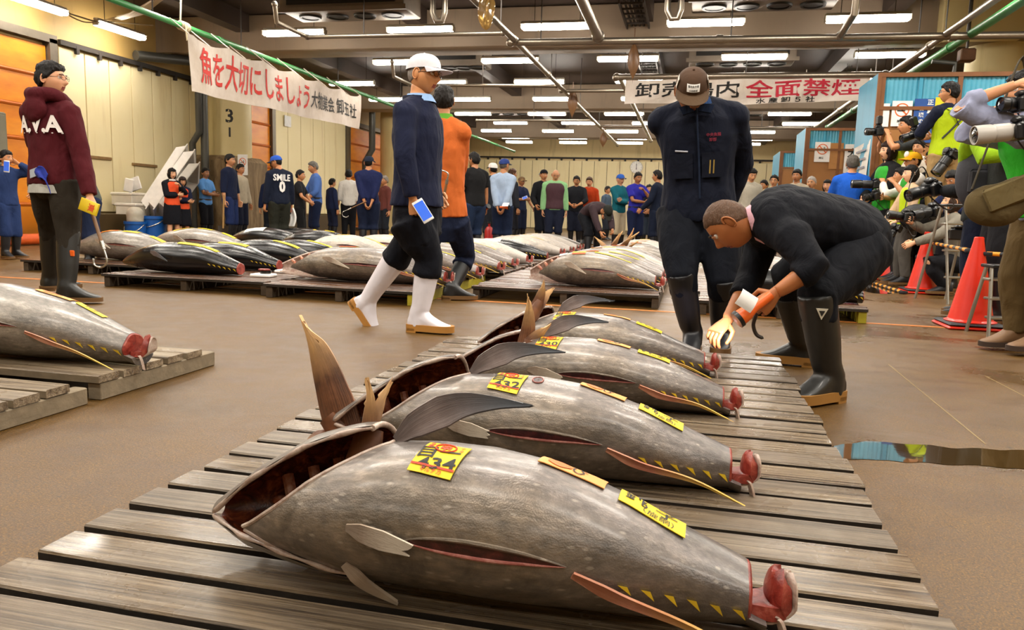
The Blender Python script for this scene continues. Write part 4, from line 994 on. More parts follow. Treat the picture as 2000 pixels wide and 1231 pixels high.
def hand_into(mb, wr, d, n, s, side, curl=.5, thumb=.5, spread=.12, mi=0, nseg=7):
    """palm and five fingers. wr wrist, d along the hand, n out of the palm (the side fingers bend to); side = +1 left hand"""
    d = V(d).normalized(); n = V(n); n = (n - d * n.dot(d)); n = n.normalized() if n.length > 1e-4 else d.orthogonal().normalized()
    w = d.cross(n) * side                                           # towards the thumb
    w = -w
    P = lambda a, b, c: V(wr) + d * a * s + w * b * s + n * c * s
    rings = []
    for a, hw, ht in ((-.02, .024, .020), (.01, .027, .019), (.045, .038, .017), (.078, .042, .014), (.094, .040, .012)):
        rings.append([P(a, hw * math.cos(q), ht * math.sin(q) + .002) for q in [2 * PI * j / 12 for j in range(12)]])
    mb.loft(rings, True, mi=mi)
    for k, (b, ln, r) in enumerate(((.030, .072, .0085), (.010, .080, .009), (-.011, .074, .0085), (-.030, .058, .0075))):
        p = P(.088, b, .0); ang = 0.0; pts = [p - d * .012 * s]; c2 = curl * (1 + .12 * k); dirw = spread * (b / .03)
        rs = [r * 1.1]
        for j, q in enumerate((.45, .31, .24)):
            ang += c2 * (.85, 1.0, .75)[j] * 1.25
            v = (d * math.cos(ang) + n * math.sin(ang) + w * dirw * .4).normalized()
            pts.append(pts[-1] + v * ln * q * s + (d * .012 * s if j == 0 else V())); rs.append(r * (1.0, .95, .8)[j])
        mb.tube(pts, [x * s for x in rs], nseg, mi=mi); mb.ball(pts[-1], rs[-1] * s * .98, nseg, 4, mi=mi)
    t0 = P(.018, .026, .004); t1 = t0 + (d * .6 + w * .75 + n * (.15 + .5 * thumb)).normalized() * .040 * s
    t2 = t1 + (d * .85 + w * (.35 - .5 * thumb) + n * (.1 + .7 * thumb)).normalized() * .032 * s; t3 = t2 + (d * .9 + w * (.1 - .6 * thumb) + n * (.2 + .6 * thumb)).normalized() * .024 * s
    mb.tube([t0 - w * .01 * s, t1, t2, t3], [.013 * s, .0115 * s, .0095 * s, .008 * s], nseg, mi=mi); mb.ball(t3, .008 * s, nseg, 4, mi=mi)
def ik(a, c, l1, l2, hint):
    a, c = V(a), V(c); d = c - a; L = d.length; L2 = min(L, (l1 + l2) * .998)
    if L > L2: c = a + d * (L2 / L); d = c - a; L = L2
    x = (l1 * l1 - l2 * l2 + L * L) / (2 * L); h = math.sqrt(max(0, l1 * l1 - x * x)); u = d / L
    p = V(hint); p = p - u * p.dot(u); p = p.normalized() if p.length > 1e-5 else u.orthogonal().normalized()
    return a + u * x + p * h, c
ARM = {  # wrist, elbow hint for the left arm (+x), in body heights; mirrored for the right
 'down': ((.155, -.015, .475), (.5, 1, 0)), 'hang': ((.15, -.04, .478), (.6, 1, 0)), 'back': ((.035, .115, .50), (1, .5, 0)),
 'cross': ((-.055, -.125, .635), (1, -.2, -.9)), 'crossin': ((-.03, -.105, .655), (1, 0, -.9)), 'chin': ((.035, -.15, .775), (.6, -.5, -1)), 'front': ((.045, -.15, .585), (1, .1, -.4)),
 'cam': ((.055, -.16, .87), (1, -.35, -1)), 'camlow': ((.05, -.19, .66), (1, .2, -.8)), 'hold': ((.14, -.14, .54), (.6, 1, -.3)), 'pocket': ((.125, -.02, .50), (1, .6, 0)), 'up': ((.10, -.12, .98), (1, -.2, -.3)), 'ear': ((.075, -.07, .895), (1, -.5, -1)), 'reach': ((.10, -.23, .56), (.8, .8, -.3)),
}
def person(label, x, y, yaw=0, H=1.7, z=0.0, top='#1c2438', sleeve='long', pants='#1b2030', foot='boot', fcol='#15151a', hair='short', hcol='#120e0c', cap=None, vest=None, lean=0.0, side=0.0, hy=0.0, hp=0.0, aL='down', aR='down', res=1, sk='#a9714a', build=1.0, collar=None, glasses=False, belt=None, legs=None, pel=None, group='people in the market', handL=(.45, .5), handR=(.45, .5), cuff=0, shirt_len=-.10, world=None, capfwd=1.0, skirt=False, hx=0.0, blouse=True, bag=1.0, solez=.012, cat='person', hood=False, capback=False, bootlen=.24, sole='#6a4a24', palmL=None, palmR=None, hemz=None, shoes_sole=None, topbump=.5, bare=False, detail=False, hairth=.016, fyaw=(0, 0), fpitch=(0, 0)):
    e = empty('person', (x, y, z), math.radians(yaw), label, cat, group)
    h = H; B = build
    inv = Matrix.Rotation(-math.radians(yaw), 3, 'Z'); org = V((x, y, z))
    def T(q):                                  # ('w', point) = a point of the world; else body heights
        if isinstance(q, tuple) and q and q[0] == 'w': return inv @ (V(q[1]) - org)
        return V(q) * h
    vox = {0: .010, 1: .020, 2: .028}[res]; hres = {0: 5, 1: 4, 2: 4}[res]; sm = {0: 5, 1: 3, 2: 3}[res]
    pe = T(pel) if pel is not None else V((0, 0, .525 * h))
    if world and 'neck' in world:
        d = T(('w', world['neck'])) - pe; lean = math.atan2(-d.y, d.z); side = math.atan2(d.x, math.hypot(d.y, d.z)); SL = d.length
    else: lean = math.radians(lean); side = math.radians(side); SL = .318 * h
    n = 10; sp = [pe]; SR = []
    for i in range(n + 1):
        t = i / n; bend = world.get('bend', .35) if world else .35
        a = lean * (1 + bend * (t - .5)) if world else lean * (.45 + .75 * t)
        R = Matrix.Rotation(side, 3, 'Y') @ Matrix.Rotation(a, 3, 'X'); SR.append(R)
        if i < n: sp.append(sp[-1] + R @ V((0, 0, SL / n)))
    if world and 'neck' in world:
        off = T(('w', world['neck'])) - sp[n]
        for i in range(n + 1): sp[i] = sp[i] + off * (i / n)
    if world and 'arch' in world:
        for i in range(n + 1): sp[i] = sp[i] + SR[i] @ V((0, world['arch'] * math.sin(PI * i / n) * h, 0))
    def ring(t, rx, ry, k=16, fw=0.0, sq=1.0):
        if t < 0: p = sp[0] + SR[0] @ V((0, 0, t * SL)); R = SR[0]
        else: i = min(n - 1, int(t * n)); p = sp[i].lerp(sp[i + 1], t * n - i) if t < 1 else sp[n] + SR[n] @ V((0, 0, (t - 1) * SL)); R = SR[min(n, int(t * n + .5))]
        o = []
        for q in range(k):
            c, s_ = math.cos(2 * PI * q / k), math.sin(2 * PI * q / k)
            o.append(p + R @ V((rx * h * math.copysign(abs(c) ** sq, c), ry * h * math.copysign(abs(s_) ** sq, s_) + fw * h, 0)))
        return o
    def at(t, off): i = min(n - 1, int(t * n)); return sp[i].lerp(sp[i + 1], t * n - i) + SR[min(n, int(t * n + .5))] @ (V(off) * h)
    sh = {1: at(.87, (.098 * B, .004, 0)), -1: at(.87, (-.098 * B, .004, 0))}
    if world:
        for s_, k in ((1, 'shL'), (-1, 'shR')):
            if k in world: sh[s_] = T(('w', world[k]))
    # head
    Rh = Matrix.Rotation(math.radians(hy), 3, 'Z') @ Matrix.Rotation(math.radians(hx), 3, 'Y') @ Matrix.Rotation(math.radians(hp), 3, 'X')
    hs = h * .134 / .235 * (1.0 if H > 1.6 else 1.03)
    nb = sp[n]; up = (SR[n] @ V((0, 0, 1)) + Rh @ V((0, 0, 1))).normalized()
    hc = nb + up * (.045 * h) + Rh @ V((0, -.012 * h, .052 * h))
    if world and 'head' in world: hc = T(('w', world['head']))
    # limbs
    def arm(s_, spec):
        hint = (1, .5, 0)
        if isinstance(spec, str): w, hint = ARM[spec]; w = V((w[0] * s_, w[1], w[2])) * h; hint = V((hint[0] * s_, hint[1], hint[2])); 
        elif spec[0] == 'w': w = T(('w', spec[1])); hint = inv @ V(spec[2]); return sh[s_], *([T(('w', spec[3])), w] if len(spec) > 3 else ik(sh[s_], w, .172 * h, .150 * h, hint))
        else: w = V((spec[0][0] * s_, spec[0][1], spec[0][2])) * h; hint = V((spec[1][0] * s_, spec[1][1], spec[1][2]))
        if not world and spec not in ('cam',) and abs(lean) > .02 and isinstance(spec, str): w = w + (sp[n] - V((0, 0, pe.z + SL)) - V((pe.x, pe.y, 0))) * (.6 if spec in ('down', 'hang') else 1) + V((pe.x, pe.y, 0)) 
        return (sh[s_], *ik(sh[s_], w, .172 * h, .150 * h, hint))
    arms = {1: arm(1, aL), -1: arm(-1, aR)}
    hip = {s_: pe + SR[0] @ V((s_ * .052 * h * B, 0, -.02 * h)) for s_ in (1, -1)}
    lg = {}
    for s_, key in ((1, 'L'), (-1, 'R')):
        if legs and key in legs:
            q = legs[key]; ank = T(q[0]); kn = T(q[1]) if len(q) > 1 and q[1] is not None and (q[1][0] == 'w') else None
            if kn is None: kn, ank = ik(hip[s_], ank, .234 * h, .226 * h, V(q[1]) if len(q) > 1 and q[1] else V((0, -1, 0)))
        else:
            ank = V((pe.x * .3 + s_ * .058 * h, .008 * h * s_, .053 * h)); kn, ank = ik(hip[s_], ank, .231 * h, .224 * h, V((0, -1, 0)))
        lg[s_] = (hip[s_], kn, ank)
    # ---- body: one continuous surface
    b = MB(); k = 16
    b.loft([ring(t, rx * B, ry * B) for t, rx, ry in ((-.22, .05, .045), (-.08, .086, .062), (.08, .092, .066), (.3, .078, .056), (.5, .084, .058), (.7, .094, .062), (.86, .088, .056), (.97, .05, .04), (1.04, .034, .034))], True)
    b.tube([nb - up * .03 * h, nb + up * .03 * h, hc - Rh @ V((0, -.01 * h, .035 * h))], [.037 * h, .033 * h, .033 * h], 14)
    for s_ in (1, -1):
        a0, a1, a2 = arms[s_]
        b.tube([at(.84, (s_ * .05, 0, 0)), a0, a0.lerp(a1, .5), a1, a1.lerp(a2, .35), a2], [.036 * h, .036 * h, .029 * h, .0235 * h, .0245 * h, .0165 * h], 12)
        b.ball(a0, .037 * h, 12, 8)
        b.tube([nb + up * .015 * h, nb.lerp(a0, .5) + SR[n] @ V((0, 0, .004 * h)), a0 + SR[n] @ V((0, 0, .006 * h))], [.028 * h, .030 * h, .032 * h], 10)
        l0, l1, l2 = lg[s_]
        b.tube([l0 + (pe - l0) * .4, l0, l0.lerp(l1, .5), l1, l1.lerp(l2, .35), l2], [.05 * h, .056 * h, .046 * h, .033 * h, .034 * h, .021 * h], 12)
        if foot != 'boot': b.tube([l2 - (l2 - l1).normalized() * .03 * h, l2 + V((0, 0, -.012 * h))], [.02 * h, .02 * h], 10)
    bm = remesh(b, max(vox, .012), sm)
    head_into(bm, Rh, hc, hs, hres)
    for s_, hd, pm in ((1, handL, palmL), (-1, handR, palmR)):
        a0, a1, a2 = arms[s_]; d = (a2 - a1).normalized()
        if pm is None: nrm = V((-s_, -.15, 0)) if abs(d.z) > .5 else (V((0, 0, 1)).cross(d) * s_ if False else (sp[n // 2] - a2))
        else: nrm = inv @ V(pm) if world else V(pm)
        dd = d
        if len(hd) > 2: dd = (inv @ V(hd[2]) if world else V(hd[2]))
        hand_into(bm, a2, dd, nrm, h / 1.72, s_, hd[0], hd[1], nseg=8 if res == 0 else 6)
    msk = skin(sk)
    bm.build('body', [msk, M('#0f0b09', .4), M('#d8d0c6', .3), M('#8a4438', .5)], e, True, 75)
    # ---- clothes
    def wrinkle(m, amp, sc):
        if res > 0 or amp <= 0: return m
        m2 = m.mesh('t', [], True); out = []
        for v in m2.vertices:
            p = v.co; q = noise.noise(V((p.x * sc, p.y * sc, p.z * sc * .55))) + .5 * noise.noise(V((p.x * sc * 2.3 + 9, p.y * sc * 2.3, p.z * sc * 1.1)))
            out.append(tuple(p + v.normal * amp * (q - .1)))
        bpy.data.meshes.remove(m2); m.v = out; return m
    gi = .010 if sleeve != 'bare' else .004
    def upper(infl, sl, lo, hi=1.0, arms_on=True):
        g = MB()
        prof = [(lo, .098, .074), (lo * .4, .102, .076), (.12, .098, .072), (.3, .090, .066), (.5, .094, .067), (.7, .103, .070), (.86, .096, .064), (.96, .062, .050), (hi + .02, .042, .042)]
        if lo > 0: prof = [(lo, .100, .078)] + [q for q in prof[2:] if q[0] > lo + .03]
        g.loft([ring(t, rx * B + infl, ry * B + infl, 20, 0, .9) for t, rx, ry in prof], True)
        if arms_on:
            for s_ in (1, -1):
                a0, a1, a2 = arms[s_]; i_ = infl * h
                pts = [at(.84, (s_ * .05, 0, 0)), a0, a0.lerp(a1, .5)]; rr = [.044 * h + i_, .044 * h + i_, .038 * h + i_]
                if sl == 'short': pts.append(a0.lerp(a1, .72)); rr.append(.037 * h + i_)
                else:
                    f = {'long': .96, 'roll': .45, 'mid': .72}[sl]
                    pts += [a1, a1.lerp(a2, f * .5), a1.lerp(a2, f)]; rr += [.034 * h + i_, .032 * h + i_, (.026 if sl == 'long' else .030) * h + i_]
                g.tube(pts, rr, 14); g.ball(a0 - SR[n] @ V((0, 0, .004 * h)), .043 * h + i_, 12, 8)
                g.tube([nb - SR[n] @ V((0, 0, .0 * h)), nb.lerp(a0, .5) + SR[n] @ V((0, 0, .0 * h)), a0 + SR[n] @ V((0, 0, .002 * h))], [.036 * h + i_, .038 * h + i_, .040 * h + i_], 12)
        return g
    tm = fabric(top, .85, topbump)
    if not bare:
        up_ = wrinkle(remesh(upper(.004, sleeve, shirt_len), vox, sm), .007, 13)
        up_.build('shirt' if sleeve == 'short' else 'jacket', tm, e)
    if vest:
        vm = fabric(vest, .6, .3); g = upper(.011, 'x', shirt_len * .7, .94, False)
        for s_ in (1, -1): g.tube([at(.8, (s_ * .06, 0, 0)), sh[s_] + (at(.95, (0, 0, 0)) - sh[s_]) * .2], [.05 * h, .05 * h], 12)
        remesh(g, vox, sm).build('vest', vm, e)
    pm_ = fabric(pants, .85, .5)
    g = MB()
    g.loft([ring(t, rx * B, ry * B, 18) for t, rx, ry in ((-.26, .045, .055), (-.12, .092, .074), (.05, .100, .074), (.2, .092, .068), (.3, .086, .064))], True)
    for s_ in (1, -1):
        l0, l1, l2 = lg[s_]; end = l1.lerp(l2, .30 if foot == 'boot' else .93)
        if skirt: continue
        pts = [l0 + (pe - l0) * .4, l0, l0.lerp(l1, .5), l1, l1.lerp(l2, .25), end]; rr = [.06 * h, .068 * h * B * bag, .060 * h * B * bag, .051 * h * bag, ((.056 if blouse else .046) if foot == 'boot' else .048) * h * bag, (.046 if blouse else .034) * h if foot == 'boot' else .040 * h * bag]
        g.tube(pts, rr, 14)
    if skirt: g.loft([ring(t, rx, ry, 18) for t, rx, ry in ((-.85, .13, .10), (-.5, .126, .098), (-.1, .116, .084), (.18, .098, .072))], True)
    wrinkle(remesh(g, vox, sm), .008, 11).build('skirt' if skirt else 'trousers', pm_, e)
    if belt:
        r0 = ring(.135, .103 * B, .078 * B, 24); MB().loft([[p + SR[1] @ V((0, 0, dz)) for p in r0] for dz in (-.018, .018)], True).build('belt', M(belt, .5), e)
    if hemz:
        r0 = ring(shirt_len - .02, .104 * B, .080 * B, 24); r1 = ring(shirt_len - .10, .106 * B, .082 * B, 24); MB().loft([ring(.0, .095 * B, .07 * B, 24), r0, r1, ring(shirt_len - .10, .09 * B, .07 * B, 24)], False).build('shirt_hem', fabric(hemz), e)
    # footwear
    for s_, key in ((1, 'L'), (-1, 'R')):
        l0, l1, l2 = lg[s_]; q = 0 if s_ == 1 else 1
        F = Matrix.Rotation(math.radians(fyaw[q]) + s_ * .16 * (1 if not world else 0), 3, 'Z') @ Matrix.Rotation(math.radians(fpitch[q]), 3, 'X')
        lum = int(fcol[1:3], 16) > 120
        fm = M(fcol, (.28 if lum else .45) if foot == 'boot' else .6, coat=(.3 if lum else .12) if foot == 'boot' else 0, var=.1, bmp=.03)
        P = lambda a, b_, c: l2 + F @ (V((b_, -a, c)) * h)
        zb = -.034
        fr = []
        for a, hw, top_ in ((-.040, .020, .00), (-.034, .027, .02), (-.01, .030, .045), (.02, .029, .045), (.05, .030, .018), (.08, .031, .000), (.105, .029, -.010), (.122, .025, -.014), (.132, .018, -.020), (.136, .009, -.026)):
            fr.append([P(a, hw * math.copysign(abs(math.cos(w)) ** .8, math.cos(w)), (zb + top_) / 2 + (top_ - zb) / 2 * math.copysign(abs(math.sin(w)) ** .8, math.sin(w))) for w in [2 * PI * j / 14 for j in range(14)]])
        g = MB(); g.loft(fr, True)
        if foot == 'boot':
            d = (l1 - l2); t_ = bootlen / (d.length / h)
            g.tube([P(-.004, 0, -.03), P(-.004, 0, .02), l2.lerp(l1, .22), l2.lerp(l1, .5), l2.lerp(l1, t_ * .85), l2.lerp(l1, t_)], [.033 * h, .034 * h, .036 * h, .042 * h, .046 * h, .047 * h], 16)
            m = remesh(g, max(.009, vox * .7), sm)
        else:
            g.tube([P(-.004, 0, -.01), P(-.002, 0, .028)], [.028 * h, .026 * h], 12); m = remesh(g, max(.008, vox * .6), 2)
        bo = m.build('boot' if foot == 'boot' else 'shoe', fm, e)
        so = MB(); out = [(-.046, .0), (-.042, .022), (-.02, .031), (.03, .032), (.08, .035), (.115, .031), (.135, .016), (.139, 0)]
        ol = [(a, b_) for a, b_ in out] + [(a, -b_) for a, b_ in reversed(out[1:-1])]; ol = [(q.x, q.y) for q in spl([V((a, b_, 0)) for a, b_ in ol + ol[:1]], 3)[:-1]]
        so.loft([[P(a, b_, zb + dz) for a, b_ in ol] for dz in (-.006, solez)], True); so.loft([[P(a if a < -.0 else .0, b_, zb + dz) for a, b_ in ol if a < .03] for dz in (-.012, .004)], True)
        so.build('sole', M(sole, .6), bo, True, 30)
    # collar, hood
    if collar:
        cr = [ring(.97, .050, .046, 20), ring(1.03, .045, .046, 20, -.002), ring(1.065, .043, .045, 20, -.002), ring(1.0, .058, .056, 20, -.008)]
        MB().loft(cr, False).build('collar', fabric(collar), e)
    if hood:
        g = MB(); a0 = at(.98, (0, .03, 0))
        pts = [at(.90, (0, -.065, 0)), at(.99, (.055, -.03, 0)), at(1.0, (.062, .03, .025)), at(.99, (0, .07, .03)), at(1.0, (-.062, .03, .025)), at(.99, (-.055, -.03, 0)), at(.90, (0, -.065, 0))]
        g.tube(spl(pts, 6), [(.030 * h, .030 * h)] * 37, 10); g.ball(at(.90, (0, .075, -.005)), (.065 * h, .03 * h, .055 * h), 14, 8)
        wrinkle(remesh(g, .014, 4), .006, 16).build('hood', tm, e)
    # hair, cap, glasses
    if hair != 'bald':
        g = MB(); hair_into(g, Rh, hc, hs, hres, hair, min(hairth, .005) if cap else hairth, random.random() * 30); g.build('hair', hairmat(hcol), e, True, 75)
        if hair == 'long':
            pass
    if cap:
        cc = cap if isinstance(cap, tuple) else (cap, cap)
        a, br = cap_shape(Rh, hc, hs * (1.04 if hair != 'bald' else 1.0), True, capback, fwd=capfwd)
        co = a.build('cap', fabric(cc[0], .8, .3), e); br.build('cap_brim', fabric(cc[1], .8, .2), co)
        MB().ball(hc + Rh @ (V((0, .004, .128)) * hs), .007 * hs, 8, 5).build('cap_button', fabric(cc[0]), co)
    if glasses:
        g = MB(); L_ = lambda a, b_, c: hc + Rh @ (V((a, b_, c)) * hs)
        for s_ in (-1, 1):
            g.tube([L_(s_ * .034 + .024 * math.cos(q), -.108 + .010 * abs(math.cos(q)) * (1 if s_ * math.cos(q) > 0 else 0), .004 + .017 * math.sin(q)) for q in [2 * PI * j / 16 for j in range(17)]], .0016 * hs, 5)
            g.tube([L_(s_ * .058, -.098, .008), L_(s_ * .079, -.02, .010), L_(s_ * .081, .02, .0)], .0016 * hs, 5)
        g.tube([L_(-.011, -.109, .008), L_(.011, -.109, .008)], .0016 * hs, 5); g.build('glasses', M('#2a241e', .3, .6), e)
    def W(p): return org + Matrix.Rotation(math.radians(yaw), 3, 'Z') @ V(p)
    return dict(e=e, wristL=W(arms[1][2]), wristR=W(arms[-1][2]), elL=W(arms[1][1]), elR=W(arms[-1][1]), head=W(hc), neck=W(nb), pel=W(pe), ring=ring, at=at, sp=sp, SR=SR, hc=hc, Rh=Rh, hs=hs, h=h, W=W, sh=sh, lg=lg, arms=arms)
# ---------------------------------------------------------------- hand tools and cameras
m_or3 = M('#e8641c', .4); m_wht = M('#f0eeea', .45); m_cam = M('#141416', .35, bmp=.05); m_glass = M('#10141c', .05, coat=1.0); m_woodh = M('#7a5632', .5, var=.25, nscale=30); m_met = M('#b8b4ac', .25, .9); m_lensg = M('#b8b2aa', .4)
def frame_to(d, up=(0, 0, 1)):
    d = V(d).normalized(); u = V(up); u = u - d * u.dot(d); u = u.normalized() if u.length > 1e-4 else d.orthogonal().normalized()
    return Matrix((d.cross(u), d, u)).transposed()            # x right, y forward (d), z up
def put(e, p, d, up=(0, 0, 1)):
    e.matrix_world = Matrix.Translation(V(p)) @ frame_to(d, up).to_4x4(); return e
RY = Matrix.Rotation(-PI / 2, 3, 'X')      # turns a lathe about z into one about +y
def photo_camera(p, d, label, ll=.12, r=.042, s=1.0, lens=None, strap=True, flash=False):
    e = empty('photo_camera', p, 0, label, 'camera', 'press cameras'); put(e, p, d); e.scale = (s, s, s)
    mb = MB(); mb.box((0, 0, 0), (.145, .065, .095), bev=.012); mb.box((0, .005, .06), (.07, .06, .04), bev=.015); mb.box((-.055, .025, -.005), (.035, .05, .09), bev=.012); mb.lathe([(.014, 0), (.014, .012)], (-.05, 0, .047), 12); mb.build('camera_body', m_cam, e)
    mb = MB(); mb.lathe([(r * .85, .03), (r * .9, .05), (r, .055), (r, .03 + ll * .5), (r * .93, .03 + ll * .52), (r * 1.05, .03 + ll * .6), (r * 1.05, .03 + ll), (r * .95, .03 + ll), (r * .9, .02 + ll)], (0, 0, 0), 20, RY); mb.build('lens', lens or m_cam, e)
    MB().lathe([(r * .93, .022 + ll), (r * .5, .03 + ll), (0.001, .032 + ll)], (0, 0, 0), 20, RY).build('front_glass', m_glass, e)
    if flash: mb = MB(); mb.box((0, .0, .13), (.07, .06, .10), bev=.012); mb.build('flash_unit', m_cam, e)
    if strap: MB().rtube([(-.075, 0, .03), (-.10, -.05, -.05), (-.05, -.10, -.16), (.03, -.10, -.17), (.10, -.05, -.06), (.075, 0, .03)], .006, 6, 5, flat=.35).build('strap', m_cam, e)
    return e
def flashlight(p, d, label, col=m_or3, s=1.0):
    e = empty('flashlight', p, 0, label, 'flashlight', 'hand flashlights'); put(e, p, d); e.scale = (s, s, s)
    MB().lathe([(.0, -.09), (.020, -.088), (.021, .0), (.026, .02), (.034, .05), (.036, .085), (.030, .085)], (0, 0, 0), 18, RY).build('barrel', col, e)
    MB().lathe([(.036, .078), (.040, .08), (.040, .098), (.034, .098)], (0, 0, 0), 18, RY).build('rim', m_cam, e)
    MB().lathe([(.034, .092), (.0, .088)], (0, 0, 0), 18, RY).build('glass', m_wht, e); return e
def hook_tool(p, d, label, ln=.42, up=(0, 0, 1)):
    e = empty('hand_hook', p, 0, label, 'hook', 'hand hooks'); put(e, p, d, up)
    mb = MB(); mb.tube([(0, -.06, 0), (0, .1, 0), (0, ln * .75, 0)], [.017, .015, .013], 10, flat=.75); mb.build('handle', m_woodh, e)
    mb = MB(); mb.tube([(0, ln * .62, 0), (0, ln * .80, 0)], .0145, 10); mb.rtube([(0, ln * .78, 0), (0, ln, 0), (0, ln * 1.1, -.02), (0, ln * 1.12, -.07), (0, ln * 1.02, -.115), (0, ln * .88, -.11)], [.007] * 25 + [.002], 8, 5); mb.build('hook', m_met, e); return e
def phone(p, d, up, label):
    e = empty('mobile_phone', p, 0, label, 'phone'); put(e, p, d, up)
    MB().box((0, 0, 0), (.07, .145, .009), bev=.004).build('case', m_wht, e); MB().box((0, 0, .0052), (.062, .115, .001)).build('screen', M('#3a62c8', .1, emit=.7), e); return e
def sheet_of_paper(p, d, up, label, w=.1, h=.14):
    e = empty('paper_sheet', p, 0, label, 'paper'); put(e, p, d, up); MB().sheet(lambda u, v: V(((u - .5) * w, (v - .5) * h, .01 * math.sin(3 * u))), 6, 4, .0015).build('sheet', m_wht, e); return e

# ---------------------------------------------------------------- the people nearest the camera
NAVY = '#161c33'
# walking man in white boots
FL2 = lambda p: V((p.x, p.y, .0465 * 1.72))
r0 = G(832, 648); YW = r0.y
D = person('elderly man in navy jacket, white cap and white rubber boots striding past with a phone', r0.x, r0.y, 88, 1.72, top='#171c34', pants='#0d0f18', fcol='#e6e2ea', sole='#b07a34', hair='crop', hcol='#8a8078', cap=('#dcdadf', '#d4d2d8'), glasses=True, sk='#b4784c', res=0, build=1.16, bag=1.02, solez=.018,
  world=dict(neck=AT(818, 200, YW), bend=.25), pel=('w', AT(815, 425, YW)), hy=-4, hp=4, collar='#8fb0dc',
  aR=('w', AT(806, 388, YW - .24), (-1, -.2, 0), AT(790, 305, YW - .27)), aL=('w', AT(850, 380, YW + .2), (-1, .3, 0)), handR=(.9, .9), palmR=(0, 1, 0),
  legs=dict(R=(('w', FL2(AT(818, 626, YW - .03))), ('w', AT(838, 505, YW - .03))), L=(('w', AT(712, 594, YW + .12)), ('w', AT(790, 480, YW + .1)))), fpitch=(52, 0), bootlen=.225, shirt_len=.10, group='people near the front pallet')
# jacket collar of the walking man, a separate turned-up band
e = D['e']; MB().loft([D['ring'](.98, .056, .052, 20), D['ring'](1.03, .050, .050, 20, .006), D['ring'](1.045, .054, .054, 20, .006), D['ring'](.97, .066, .062, 20)], False).build('jacket_collar', fabric('#12162a'), e)
pw = D['wristR']; phone(AT(826, 412, YW - .26), AT(838, 432, YW - .26) - AT(815, 395, YW - .26), (.3, -1, .3), 'white mobile phone with a lit blue screen in the walking man hand')
# man in the maroon hooded sweater
r0 = G(118, 588); YH = r0.y
D = person('young man in a maroon hooded sweatshirt seen from behind, holding a wooden hook', r0.x, r0.y, 174, 1.76, top='#4a1018', pants='#2a241c', fcol='#191815', hair='short', hcol='#130e0b', sk='#bb8460', res=0, glasses=True, hood=True, hy=-68, hp=-2, hemz='#a8a69e', blouse=False, bootlen=.262, build=1.08, bag=.92, shirt_len=-.09, detail=True,
  aR=('w', AT(175, 384, YH - .05), (1, .2, 0), AT(160, 312, YH - .02)), aL=('w', AT(112, 340, YH + .3), (-1, .2, 0)), fyaw=(-20, -50), handR=(.85, .8), palmR=(-1, .3, 0), legs=dict(R=(('w', FL2(AT(131, 572, YH - .1))), (.2, -1, 0)), L=(('w', FL2(AT(100, 555, YH + .22))), (0, -1, 0))), group='people near the front pallet')
e, at = D['e'], D['at']
def back(t0, h_):
    def f(a, b_):
        x = a / h_; yy = .0785 * math.sqrt(max(.05, 1 - (x / .145) ** 2)) + .0055
        return at(min(.99, t0 + b_ / (.318 * h_)), (-x, yy, 0))
    return f
mb = MB(); write(mb, 'A.V.A', back(.70, 1.76), .155, .16, .035, 0, (.02, 0)); mb.build('back_lettering', M('#e8e0da', .7), e, False)
mb = MB(); write(mb, '・・・ ・・・・', back(.585, 1.76), .06, .03, .01, 0, (.02, 0)); mb.build('small_lettering', M('#d8d0ca', .7), e, False)
pb = at(.05, (-.03, .072, 0)); mb = MB(); mb.mi = 0
mb.sheet(lambda u, v: pb + V((.03 - .10 * u + .02 * math.sin(5 * v), .02 + .03 * math.sin(PI * u) + .012 * math.sin(7 * u), .06 * math.sin(PI * u) - .10 * v * (.4 + u))), 10, 6, .006); mb.build('pocket_cloth', M('#2438a0', .8, var=.3, nscale=30), e)
mb = MB(); mb.sheet(lambda u, v: pb + V((.10 - .07 * u, .03, .03 - .06 * v + .02 * u)), 6, 4, .006); mb.build('pocket_towel', fabric('#a8b0b8'), e)
mb = MB(); mb.box(at(-.3, (0, 0, 0)) * 0 + D['lg'][-1][1] + V((-.06, .05, -.10)), (.10, .012, .045), bev=.004); mb.build('boot_band', m_or3, e)
wr = D['wristR']; q0, q1 = AT(180, 415, YH - .08), AT(202, 485, YH - .1)
hook_tool(q0, q1 - q0, 'wooden handled steel hook hanging from the maroon sweatshirt man hand', .36, (1, 0, 0))
e = empty('tag_pad', AT(176, 402, YH - .16), 0, 'yellow tag pad with red print held by the maroon sweatshirt man', 'tag pad'); put(e, AT(174, 404, YH - .15), (1, -.1, -.3), (.1, -1, .1))
MB().box((0, 0, 0), (.09, .17, .016), bev=.003).build('pad', M('#d8b818', .6), e); mb = MB(); write(mb, '東', flat((0, .03, .0095), (1, 0, 0), (0, 1, 0)), .06, bold=.02); mb.build('red_print', m_tagR, e, False)
# standing man with the brown cap
r0 = G(1383, 684); YC = r0.y
D = person('man in dark navy work jacket and brown cap bowing his head, hands behind his back', r0.x, r0.y, -2, 1.74, top='#0d1222', pants='#0a0e18', fcol='#15151a', hair='crop', hcol='#1c1512', blouse=False, cap=('#4a3526', '#54402e'), sk='#8a5636', res=0, build=1.22, hp=40, hy=6,
  world=dict(neck=AT(1362, 205, YC - .06), bend=.25, head=AT(1351, 178, YC - .16)), pel=('w', AT(1364, 408, YC)), aL='back', aR='back', collar='#1c3a66', legs=dict(L=(('w', FL2(AT(1408, 660, YC + .05))), (.1, -1, 0)), R=(('w', FL2(AT(1352, 668, YC - .08))), (-.1, -1, 0))), bootlen=.245, shirt_len=-.10, group='people near the front pallet')
e, at, hs = D['e'], D['at'], D['hs']; L_ = lambda a, b_, c: D['hc'] + D['Rh'] @ (V((a, b_, c)) * hs)
